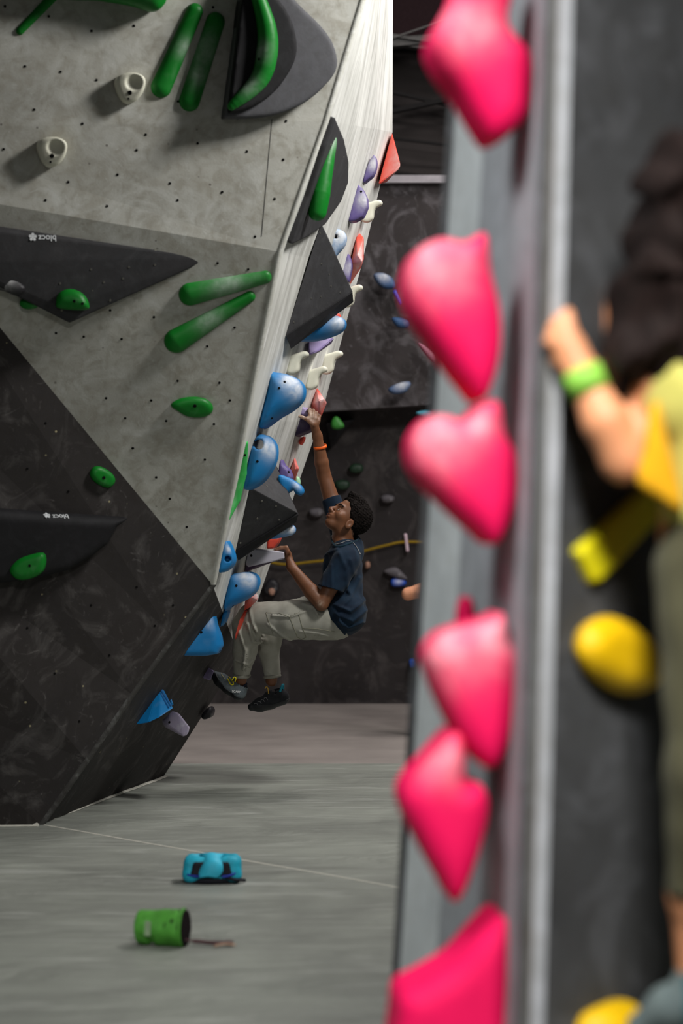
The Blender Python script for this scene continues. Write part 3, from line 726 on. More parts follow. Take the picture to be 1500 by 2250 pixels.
prof('top_face', None, hold_mat('lilac hold', (140, 122, 170), .3), [(650, 905), (654, 893), (660, 889), (678, 900), (682, 910), (678, 916), (668, 914)], 13.60, 0.095, 0.012, parent=hp, smooth=False)
prof('climbing_hold', 'tiny red tip showing under the dark purple wing-shaped hold', RED, [(657, 972), (662, 962), (670, 960), (668, 970), (662, 978)], 13.75, 0.03, 0.01, 'red holds on the side wall')
prof('climbing_hold', 'blue hooked hold curling over the lower charcoal volume', BLUE, [(556, 985), (566, 962), (580, 955), (598, 964), (608, 984), (606, 1012), (592, 1042), (570, 1066), (541, 1076), (544, 1040), (550, 1010)], 12.3, 0.12, 0.07, 'blue holds on the side wall', chalk=[(603, 985, 26), (585, 985, 14)], cuts=[((562, 980, 11.9), (578, 972, 12.7), 0.022, 0.03)], bolts=[(565, 1014)])
prof('climbing_hold', 'small purple fin hold above the blue fish-tail horn', PURPLE, [(612, 1055), (616, 1020), (619, 1008), (626, 1022), (637, 1032), (643, 1048), (640, 1060), (625, 1066)], 13.2, 0.06, 0.02, 'purple holds on the side wall', smooth=False, bolts=[(634, 1037)])
hull('climbing_hold', 'coral pink spiked hold beside the small purple fin', hold_mat('chalky coral hold', (232, 120, 112), .4), [P(645, 996, 13.9), P(650, 1020, 13.75), P(657, 1030, 13.7), P(647, 1058, 13.8), P(633, 1040, 13.8), P(640, 1015, 13.9), P(648, 1030, 13.6), P(645, 1000, 14.1), P(645, 1055, 14.1)], 0.006, CAT, 'red holds on the side wall')
prof('climbing_hold', 'pale green knob peeking out behind the coral pink spike', PALEG, [(648, 1058), (652, 1047), (658, 1052), (659, 1064), (652, 1070), (646, 1066)], 13.95, 0.03, 0.016, None)
prof('climbing_hold', 'bright blue fish-tail horn pointing out above the lower charcoal volume', BLUE, [(612, 1046), (630, 1048), (648, 1057), (664, 1070), (667, 1082), (660, 1089), (650, 1084), (645, 1077), (635, 1083), (622, 1090)], 12.95, 0.05, 0.025, 'blue holds on the side wall', chalk=[(655, 1066, 10)])
e1, e2 = hit(602, 1016, ('D',))[0], hit(517, 1212, ('D',))[0]
v2 = hull('triangle_volume', 'lower charcoal triangular volume beside the climber', M_vol,
          [e1, e2, P(548, 1070, hit(548, 1070, ('D',))[0].y), P(654, 1127, 12.72), P(656, 1132, 12.76), P(650, 1146, 12.88), P(522, 1231, e2.y+0.08), P(600, 1150, 13.7), P(606, 1020, e1.y+0.25)], 0.006)
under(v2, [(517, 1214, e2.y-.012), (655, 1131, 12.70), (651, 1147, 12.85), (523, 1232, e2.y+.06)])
add_bolts(v2, [(586, 1068), (575, 1101), (606, 1112), (565, 1139), (613, 1142), (528, 1193)], 0.8, disc_mesh('bolt', 0.0075, M_bolt))
prof('climbing_hold', 'white-chalked blue horn under the lower charcoal volume', BLUE, [(570, 1180), (585, 1163), (605, 1158), (625, 1157), (643, 1154), (649, 1163), (644, 1174), (625, 1180), (600, 1184)], 12.9, 0.05, 0.028, 'blue holds on the side wall', chalk=[(640, 1163, 22), (618, 1162, 14)])
prof('climbing_hold', 'coral hold tucked between the blue horn and the pale ledge', RED, [(588, 1206), (590, 1182), (617, 1181), (613, 1192), (603, 1205)], 13.6, 0.05, 0.012, 'red holds on the side wall', smooth=False)
ledge = hull('climbing_hold', 'long pale lilac ledge hold gripped by the lower hand', LAV, [P(540, 1240, 13.2), P(545, 1207, 13.2), P(562, 1205, 13.2), P(624, 1213, 13.16), P(625, 1228, 13.16), P(545, 1246, 13.2), P(540, 1240, 13.48), P(562, 1206, 13.48), P(622, 1213, 13.44), P(622, 1227, 13.44)], 0.006, CAT, 'purple holds on the side wall', bolts=[(552, 1221)])
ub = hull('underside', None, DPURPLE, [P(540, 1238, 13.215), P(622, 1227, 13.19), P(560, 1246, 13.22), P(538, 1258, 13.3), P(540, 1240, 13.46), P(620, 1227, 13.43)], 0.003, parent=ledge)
prof('climbing_hold', 'small blue pocket hold right on the arete', BLUE, [(484, 1254), (489, 1215), (499, 1188), (510, 1205), (516, 1228), (510, 1245), (495, 1256)], 12.28, 0.07, 0.022, 'blue holds on the side wall', cuts=[((500, 1228, 12.1), (500, 1228, 12.26), 0.02, 0.014)], chalk=[(503, 1205, 8)])
prof('climbing_hold', 'blue egg-shaped hold with a chalked top above the knee', BLUE, [(510, 1266), (528, 1258), (550, 1257), (565, 1266), (568, 1282), (560, 1302), (540, 1318), (510, 1332), (497, 1342), (500, 1305)], 12.9, 0.12, 0.06, 'blue holds on the side wall', chalk=[(550, 1268, 22), (535, 1262, 16)], bolts=[(519, 1287), (512, 1331)])
prof('climbing_hold', 'thin blue fin below the egg-shaped hold', BLUE, [(486, 1378), (492, 1350), (500, 1330), (503, 1345), (496, 1365)], 12.95, 0.05, 0.008, 'blue holds on the side wall', smooth=False)
hull('climbing_hold', 'coral red chunky hold touching the bent knee', RED, [P(556, 1298, 13.3), P(566, 1305, 13.2), P(567, 1318, 13.2), P(550, 1334, 13.25), P(536, 1342, 13.3), P(538, 1320, 13.3), P(548, 1312, 13.15), P(556, 1300, 13.6), P(540, 1335, 13.6)], 0.007, CAT, 'red holds on the side wall', chalk=[(P(564, 1310, 13.2), .04)])
hull('climbing_hold', 'narrow coral red hold hanging beside the shin', RED, [P(536, 1342, 13.3), P(544, 1340, 13.3), P(532, 1372, 13.3), P(517, 1407, 13.35), P(516, 1398, 13.3), P(526, 1362, 13.25), P(540, 1345, 13.5), P(520, 1400, 13.5)], 0.005, CAT, 'red holds on the side wall')
prof('climbing_hold', 'blue cone-shaped hold on the dark lower side wall', BLUE, [(402, 1439), (425, 1400), (448, 1370), (472, 1352), (476, 1372), (486, 1398), (489, 1418), (480, 1436), (455, 1440)], 12.75, 0.11, 0.035, 'blue holds on the side wall', smooth=False, bolts=[(442, 1389), (483, 1430)], chalk=[(468, 1368, 14)], taper=0.4)
hull('climbing_hold', 'little purple block foothold under the toe of the climbing shoe', hold_mat('pale lilac hold', (176, 160, 206), .3), [P(445, 1482, 13.55), P(457, 1466, 13.55), P(470, 1474, 13.52), P(462, 1495, 13.52), P(446, 1490, 13.55), P(445, 1482, 13.7), P(457, 1466, 13.7), P(470, 1474, 13.68), P(462, 1495, 13.68)], 0.006, CAT, 'purple holds on the side wall')
def fan():
    base = [P(298, 1591, 12.62), P(312, 1592, 12.55)]
    o = hull('climbing_hold', 'blue fan-shaped hold low on the dark side wall', BLUE, [P(297, 1592, 12.6), P(345, 1510, 12.7), P(352, 1506, 12.7), P(362, 1520, 12.75), P(380, 1556, 12.6), P(350, 1576, 12.55), P(325, 1588, 12.55), P(352, 1512, 13.0), P(372, 1556, 13.0)], 0.006, CAT, 'blue holds on the side wall')
    for a, b in (((347, 1511), (374, 1560)), ((354, 1512), (379, 1556))):
        ha, hb = on_mesh(o, a[0], a[1]+4), on_mesh(o, b[0]-3, b[1]-4)
        if ha and hb: ribbon('ridge', [ha[0].lerp(hb[0], i/4)+ha[1]*0.002 for i in range(5)], 0.012, ha[1], hold_mat('dark blue hold', (22, 84, 140)), o, 0.004)
    hull('climbing_hold', 'thin blue fin standing behind the fan-shaped hold', BLUE, [P(362, 1512, 13.1), P(368, 1512, 13.1), P(381, 1548, 13.05), P(377, 1550, 13.05), P(366, 1515, 13.25), P(380, 1548, 13.25)], 0.003, CAT, 'blue holds on the side wall')
fan()
M_clear = hold_mat('frosted lilac hold', (168, 158, 178), 0.5, 0.3, 0.5)
hull('climbing_hold', 'frosted lilac block foothold below the blue fan-shaped hold', M_clear, [P(355, 1584, 12.95), P(378, 1562, 12.95), P(392, 1566, 12.9), P(417, 1598, 12.85), P(413, 1612, 12.85), P(403, 1619, 12.85), P(362, 1598, 12.95), P(360, 1590, 13.1), P(380, 1565, 13.1), P(415, 1600, 13.05), P(404, 1617, 13.05)], 0.008, CAT, 'purple holds on the side wall', bolts=[(372, 1587)])
prof('climbing_hold', 'dark knob poking past the far bottom edge of the boulder', BLACKH, [(444, 1572), (452, 1560), (463, 1552), (470, 1560), (466, 1574), (450, 1580)], 14.15, 0.06, 0.03, None)

# ---- pink holds on the foreground pillar
GP = 'pink holds on the foreground pillar'
def pink(label, outline, d=4.97, H=0.12, r=0.055, chalk=None, adds=None, cuts=None):
    return prof('climbing_hold', label, PINK, outline, d, H, r, GP, slope=-0.09, chalk=chalk, adds=adds, cuts=cuts, res=0.011)
pink('topmost pink hold, cut off by the top edge of the photo', [(985, 5), (1010, -60), (1110, -60), (1108, 70), (1150, 130), (1152, 200), (1138, 275), (1075, 318), (1045, 290), (1000, 215), (955, 155), (938, 95)], chalk=[(1030, 60, 60)], cuts=[((1140, 40, 4.9), (1120, 80, 5.6), 0.03, 0.02)])
pink('pink egg-shaped hold second from the top, with a chalky crown', [(960, 532), (1010, 540), (1055, 522), (1066, 600), (1088, 700), (1084, 800), (1050, 884), (1010, 850), (950, 770), (898, 690), (884, 620), (905, 560)], chalk=[(960, 580, 75)])
pink('heart-shaped pink hold third from the top', [(925, 925), (965, 915), (1010, 925), (1045, 890), (1085, 888), (1098, 955), (1122, 1010), (1118, 1110), (1078, 1196), (1030, 1165), (960, 1100), (905, 1040), (895, 975)], chalk=[(960, 960, 75), (1050, 935, 40)], cuts=[((1040, 945, 5.0), (1030, 915, 5.5), 0.02, 0.02)])
pink('pink hold fourth from the top, its whole top white with chalk', [(930, 1435), (955, 1395), (1010, 1372), (1060, 1358), (1095, 1345), (1105, 1400), (1128, 1450), (1122, 1560), (1100, 1640), (1066, 1682), (1015, 1640), (965, 1550), (938, 1480)], chalk=[(985, 1410, 85), (1075, 1390, 70), (940, 1440, 40)])
pink('slim pink nub standing just above the chalk-topped pink hold', [(1006, 1400), (1004, 1340), (1018, 1310), (1036, 1320), (1044, 1360), (1040, 1410)], 5.2, 0.05, 0.03)
pink('pink top-shaped hold with a raised neck, second from the bottom', [(990, 1598), (1012, 1640), (1012, 1706), (1045, 1715), (1062, 1760), (1045, 1850), (1010, 1945), (985, 1970), (960, 1930), (915, 1850), (878, 1770), (880, 1720), (930, 1660)], chalk=[(970, 1670, 50)])
pink('lowest pink hold, a large wedge cut off by the bottom edge', [(1088, 1998), (1108, 2030), (1114, 2090), (1112, 2200), (1100, 2330), (960, 2360), (860, 2330), (862, 2220), (872, 2168), (920, 2140), (985, 2100), (1040, 2040)], 4.95, 0.13, 0.05)

# ---- yellow holds right of the pillar
def R_(x, y): return hit(x, y, ('PR',))
onface('climbing_hold', 'round yellow hold on the dark face of the pillar', YELLOW, [(1250, 1420), (1264, 1372), (1305, 1350), (1355, 1362), (1402, 1400), (1428, 1450), (1420, 1500), (1380, 1524), (1330, 1520), (1282, 1488), (1258, 1455)], 0.06, 0.05, ('PR',), 'yellow holds on the pillar', res=0.008)
prof('climbing_hold', 'yellow hold under the gray shoe at the bottom edge', YELLOW, [(1275, 2262), (1290, 2222), (1330, 2204), (1375, 2212), (1410, 2250), (1400, 2320), (1330, 2350), (1280, 2310)], R_(1340, 2230)[0].y-0.03, 0.08, 0.05, slope=0.5, group='yellow holds on the pillar', res=0.009)
onface('climbing_hold', 'straight yellow-green bar hold slanting below the elbow', hold_mat('lime yellow hold', (222, 210, 20), .03), [(1254, 1210), (1415, 1062), (1462, 1110), (1302, 1278), (1286, 1280)], 0.022, 0.008, ('PR',), 'yellow holds on the pillar', smooth=False, res=0.008)

# ---- blurred holds on the back wall
def back(label, mat, outline, d, H=0.05, r=0.03, group='holds on the far back wall', **k):
    if d > 19:                                               # on the leaning lower wall
        my = sum(p_[1] for p_ in outline)/len(outline)
        for _ in range(3): d = 19.55-0.8*(CAMZ-(my-1125)*d/FPX)/2.75
        d -= 0.03
    return prof('climbing_hold', label, mat, outline, d, H, r, group, slope=0, res=0.012, **k)
back('slate blue scoop hold on the far headwall beside the upper pink egg', NAVYH, [(820, 604), (840, 600), (862, 612), (868, 632), (845, 634), (828, 622)], 18.2, chalk=[(842, 604, 14)])
back('bright blue strip slanting below the slate blue scoop on the headwall', hold_mat('royal blue', (20, 80, 190), .02), [(862, 640), (870, 636), (884, 664), (880, 672)], 18.25, 0.02, 0.008, smooth=False)
back('slate blue hold partly behind the upper pink egg-shaped hold', NAVYH, [(860, 700), (875, 698), (898, 705), (896, 720), (872, 718)], 18.2)
back('slate blue chalky hold low on the far headwall', NAVYH, [(852, 856), (870, 844), (896, 838), (902, 846), (890, 862), (865, 866)], 18.3, chalk=[(880, 842, 16)])
back('pinkish hold on the headwall just left of the upper pink egg', hold_mat('dusty pink hold', (190, 130, 150), .4), [(918, 754), (935, 760), (955, 778), (960, 800), (940, 785)], 18.2)
back('teal hold at the bottom right of the far headwall', hold_mat('teal hold', (80, 150, 170), .4), [(912, 908), (930, 902), (952, 904), (958, 914), (935, 918)], 18.35)
hull('triangle_volume', 'black triangular volume under the far headwall', M_volblack, [P(715, 930, 18.9), P(778, 922, 18.9), P(735, 975, 18.95), P(725, 985, 18.8), P(715, 930, 18.62), P(778, 922, 18.62), P(722, 990, 19.0)], 0.01)
back('green hold at the lip of the far headwall', hold_mat('leaf green hold', (54, 128, 48), .1), [(728, 925), (738, 915), (750, 925), (756, 938), (742, 944), (728, 940)], 18.5, 0.06)
back('dark green hold on the far lower wall, right of the raised forearm', hold_mat('deep green hold', (34, 58, 40), .05), [(768, 1024), (780, 1018), (796, 1022), (796, 1036), (778, 1040), (767, 1034)], 19.33)
back('dark green hold on the far lower wall, just above the shoulder', HM['deep green hold'], [(735, 1060), (752, 1054), (768, 1060), (764, 1074), (744, 1076)], 19.33)
back('grey hold on the far lower wall, up and right of the head', GREYH, [(836, 1092), (850, 1086), (866, 1092), (862, 1103), (842, 1104)], 19.33)
back('grey hold on the far lower wall, left of the face', GREYH, [(680, 1120), (702, 1116), (712, 1126), (700, 1136), (682, 1132)], 19.33)
back('pale grey smear-shaped hold on the far lower wall right of the shirt', GREYH, [(842, 1256), (868, 1246), (888, 1262), (894, 1274), (870, 1270)], 19.33)
back('blue-rimmed hold with a pale centre on the far lower wall', hold_mat('royal blue', (20, 80, 190), .02), [(860, 1272), (888, 1270), (890, 1286), (862, 1288)], 19.3, chalk=[(875, 1278, 9)])
back('small orange-beige knob right behind the blue shirt', hold_mat('tan hold', (170, 130, 110), .1), [(802, 1236), (811, 1234), (813, 1246), (803, 1250)], 19.3)
bk = back('dark round hold with a pale centre seen past the ledge', BLACKH, [(582, 1284), (592, 1272), (606, 1274), (614, 1290), (606, 1308), (590, 1310), (580, 1298)], 19.28)
prof('plug', None, hold_mat('tan hold', (170, 130, 110), .1), [(590, 1296), (598, 1292), (604, 1298), (600, 1308), (592, 1306)], bk.location.y-0.04, 0.03, 0.015, parent=bk, slope=0, res=0.008)
back('small royal blue hold beside the pillar edge, low on the far wall', hold_mat('royal blue', (20, 80, 190), .02), [(899, 1450), (912, 1448), (916, 1464), (902, 1466)], 19.3, 0.04, 0.02)
back('pinkish white upright marker hold crossing the yellow rope', hold_mat('pale marker', (205, 180, 190), .3), [(886, 1172), (894, 1172), (899, 1212), (891, 1214)], 19.28, 0.03, 0.015, smooth=False)
def tube(name, pts, r, m, parent=None, origin=None, n=8, closed=False, flat=1.0):
    V = []; F = []; N = len(pts); pts = [Vector(p) for p in pts]
    for i in range(N):
        a = pts[(i-1) % N] if closed or i > 0 else pts[0]; b = pts[(i+1) % N] if closed or i < N-1 else pts[-1]
        d = (b-a).normalized(); s = d.cross(Vector((0, 0.9, 0.43))).normalized()
        if s.length < 0.5: s = d.cross(Vector((1, 0, 0))).normalized()
        u = d.cross(s).normalized(); rr = r[i] if isinstance(r, (list, tuple)) else r
        for k in range(n): a1 = 2*math.pi*k/n; V.append(pts[i]+s*math.cos(a1)*rr+u*math.sin(a1)*rr*flat)
    for i in range(N if closed else N-1):
        for k in range(n): F.append((i*n+k, i*n+(k+1) % n, ((i+1) % N)*n+(k+1) % n, ((i+1) % N)*n+k))
    if not closed: F.append(list(range(n))[::-1]); F.append([(N-1)*n+k for k in range(n)])
    return mk(name, V, F, m, parent, origin if origin is not None else pts[0], smooth=True)
rope = tube('rope', spline([P(x, y, 19.13) for x, y in ((560, 1225), (620, 1240), (690, 1234), (760, 1226), (800, 1211), (850, 1198), (888, 1191), (960, 1193), (1040, 1200))], 6), 0.012, plain('yellow rope', (130, 104, 18), .7, .2))
tag(rope, 'yellow rope slung low along the far back wall', 'rope')

# ------------------------------------------------------------------ chalk bags on the mat
def teal_bag():
    d = 10.14; o_ = P(466, 1937, d); o_.z = 0
    root = empty('chalk_bucket', o_); tag(root, 'turquoise chalk bucket slumped on the grey mat', 'chalk bag')
    T = plain('turquoise nylon', (28, 158, 184), 0.6, 0.3, 0.2, 30, 0.3); T2 = plain('bright turquoise flap', (52, 178, 208), 0.6, 0.3, 0.12, 30, 0.2)
    K = plain('black nylon', (24, 24, 32), 0.7, 0.2); ox, oy = o_.x, o_.y
    def L(Q): return Q-A3(o_)
    def rbox(q, h, r):
        e = np.abs(q)-np.array(h, np.float32)+r
        return np.linalg.norm(np.maximum(e, 0), axis=1)+np.minimum(e.max(1), 0)-r
    def shell(Q):
        q = L(Q).copy(); q[:, 2] -= 0.058; q[:, 0] *= 1+0.5*q[:, 2]; q[:, 1] -= 0.12*q[:, 2]
        b = rbox(q, (0.120, 0.075, 0.054), 0.03)+0.005*wv(Q, 0.08, 3)
        c = ell(Q, o_+Vector((0, 0.0, 0.125)), (0.085, 0.05, 0.05))
        return smax(b, -c, 0.01)
    sdf_obj('bag', shell, o_+Vector((-.16, -.11, -.005)), o_+Vector((.16, .11, .14)), 0.004, T, root)
    for sx in (-1, 1):
        def pocket(Q):
            q = L(Q)-np.array([sx*0.052, -0.072, 0.062], np.float32); q[:, 0] += sx*0.25*q[:, 2]; q[:, 1] -= 0.15*q[:, 2]
            return rbox(q, (0.030, 0.010, 0.030), 0.009)
        sdf_obj('pocket', pocket, o_+Vector((-.12, -.11, .01)), o_+Vector((.12, -.03, .12)), 0.004, K, root)
    fl = spline([o_+Vector(v) for v in ((-.01, .05, .112), (0, 0, .118), (.004, -.05, .112), (.008, -.082, .094), (.0, -.094, .06), (-.012, -.096, .036))], 4)
    V = []; F = []
    for i_, c_ in enumerate(fl):
        wd = 0.040+0.008*math.sin(i_*0.5)
        for k_, (dx, dz) in enumerate(((-wd, -.002), (0, .004), (wd, -.002))): V.append(c_+Vector((dx, 0, dz)))
        for k_, (dx, dz) in enumerate(((wd, -.010), (0, -.006), (-wd, -.010))): V.append(c_+Vector((dx, 0.004, dz)))
    for i_ in range(len(fl)-1):
        for k_ in range(6): F.append((i_*6+k_, i_*6+(k_+1) % 6, i_*6+6+(k_+1) % 6, i_*6+6+k_))
    F += [tuple(range(5, -1, -1)), tuple((len(fl)-1)*6+k_ for k_ in range(6))]
    mk('flap', V, F, T2, root, origin=fl[0], smooth=True)
    tube('base_band', spline([o_+Vector((0.108*math.cos(a)*1.0, 0.074*math.sin(a), 0.014)) for a in np.linspace(0, 2*math.pi, 16, endpoint=False)], 3, True), 0.014, K, root, closed=True)
    tube('strap', spline([o_+Vector(v) for v in ((.06, -.08, .03), (.1, -.085, .02), (.128, -.05, .014), (.138, -.03, .01))], 5), 0.007, K, root)
    tube('drawcord', spline([o_+Vector(v) for v in ((-.1, -.075, .04), (-.06, -.088, .034), (-.045, -.092, .04))], 5), 0.005, plain('navy cord', (30, 50, 150), .6), root)
    tube('drawcord', spline([o_+Vector(v) for v in ((.045, -.092, .034), (.07, -.088, .036), (.1, -.072, .045))], 5), 0.005, plain('navy cord', (30, 50, 150), .6), root)
teal_bag()
def green_bag():
    d = 8.64; o_ = P(355, 2078, d); o_.z = 0
    root = empty('chalk_bag', o_); tag(root, 'green chalk bag lying on its side on the mat, dark opening to the right', 'chalk bag')
    G = plain('green nylon', (70, 138, 48), 0.65, 0.25, 0.2, 25, 0.3); K = plain('dark fleece lining', (30, 24, 26), 0.95, 0.05, 0.3, 60, 0.4)
    a = o_+Vector((-0.075, 0.02, 0.064)); b = o_+Vector((0.078, -0.012, 0.066))
    ax = A3(b-a)/np.float32((b-a).length); Ln = (b-a).length
    def body(Q):
        q = Q-A3(a); s = q@ax; r_ = np.linalg.norm(q-s[:, None]*ax, axis=1); R = 0.060+0.006*(s/Ln)+0.004*wv(Q, 0.08, 5)
        R = R-0.010*np.exp(-((s-0.045)/0.012)**2)*np.clip(0.5-q[:, 2]*10, 0, 1)
        e = rounded(r_-R, np.maximum(-s-0.012, s-Ln), 0.012)
        return np.maximum(e, -np.maximum(r_-R+0.006, 0.02-s))
    sdf_obj('bag', body, o_+Vector((-.15, -.11, -.01)), o_+Vector((.16, .12, .16)), 0.004, G, root)
    def lin_(Q):
        q = Q-A3(a); s = q@ax; r_ = np.linalg.norm(q-s[:, None]*ax, axis=1); R = 0.058+0.006*(s/Ln)+0.004*wv(Q, 0.03, 6)
        return np.maximum(np.maximum(r_-R, s-Ln-0.012), 0.1-s)
    sdf_obj('lining', lin_, o_+Vector((-.15, -.11, -.01)), o_+Vector((.17, .12, .16)), 0.004, K, root)
    tube('rim', spline([b+Vector((0.0, 0, 0))+Vector((0.012*math.cos(t), 0.065*math.cos(t), 0.065*math.sin(t))) for t in np.linspace(0, 2*math.pi, 14, endpoint=False)], 3, True), 0.006, G, root, closed=True)
    mk('label_patch', [o_+Vector(v) for v in ((-.058, -.052, .045), (-.036, -.058, .045), (-.034, -.053, .096), (-.056, -.046, .098))], [(0, 1, 2, 3)], plain('grey patch', (120, 140, 110), .6), root)
    tube('strap', spline([o_+Vector(v) for v in ((.075, -.03, .03), (.11, -.02, .02), (.14, -.01, .016), (.18, -.02, .014), (.225, -.01, .012), (.255, -.005, .01))], 5), [0.004]*6+[0.008]*15+[0.010]*5, plain('maroon webbing', (74, 48, 52), .8), root, flat=0.8)
    tube('cord_end', spline([o_+Vector(v) for v in ((.19, -.05, .008), (.23, -.03, .012), (.265, -.03, .008))], 4), 0.004, plain('beige cord', (170, 140, 120), .7), root)
green_bag()

# ------------------------------------------------------------------ people
def band(name, c, ax, r, wd, th, m, parent):
    ax = Vector(ax).normalized(); s_ = ax.cross(Vector((0, 1, 0))).normalized(); u_ = ax.cross(s_); V = []; F = []; N = 28
    for i in range(N):
        t = 2*math.pi*i/N; d = s_*math.cos(t)+u_*math.sin(t)
        V += [c+d*r-ax*wd/2, c+d*(r+th)-ax*wd/2, c+d*(r+th)+ax*wd/2, c+d*r+ax*wd/2]
    for i in range(N):
        for k in range(4): F.append((4*i+k, 4*i+(k+1) % 4, 4*((i+1) % N)+(k+1) % 4, 4*((i+1) % N)+k))
    return mk(name, V, F, m, parent, origin=c, smooth=True)
def skin_mat(name, col, chalkable=True):
    m, t, b = nodes(name); co = coords(t); c = lin(col)
    base = mixc(t, ramp(t, noise(t, co, 14, 5), 0.3, 0.7), tuple(v*0.85 for v in c), tuple(v*1.12 for v in c))
    at = t.nodes.new('ShaderNodeAttribute'); at.attribute_name = 'chalk'
    base = mixc(t, math_(t, 'MULTIPLY', at.outputs['Fac'], ramp(t, noise(t, co, 70, 4), 0.3, 0.75)), base, lin((178, 160, 142)))
    at2 = t.nodes.new('ShaderNodeAttribute'); at2.attribute_name = 'lips'
    base = mixc(t, at2.outputs['Fac'], base, lin((116, 66, 58)))
    t.links.new(base, b.inputs['Base Color']); b.inputs['Roughness'].default_value = 0.5; b.inputs['Specular IOR Level'].default_value = 0.35
    b.inputs['Subsurface Weight'].default_value = 0.06; b.inputs['Subsurface Radius'].default_value = (0.01, 0.004, 0.002)
    bump(t, b, noise(t, co, 300, 3), 0.12, 0.001); return m
def cloth_mat(name, c1, c2, sc=14, rough=0.9, weave=500):
    m, t, b = nodes(name); co = coords(t)
    base = mixc(t, ramp(t, noise(t, co, sc, 5, 0.8), 0.35, 0.65), lin(c1), lin(c2))
    t.links.new(base, b.inputs['Base Color']); b.inputs['Roughness'].default_value = rough; b.inputs['Specular IOR Level'].default_value = 0.15
    b.inputs['Sheen Weight'].default_value = 0.04
    bump(t, b, noise(t, co, weave, 2), 0.15, 0.001); return m

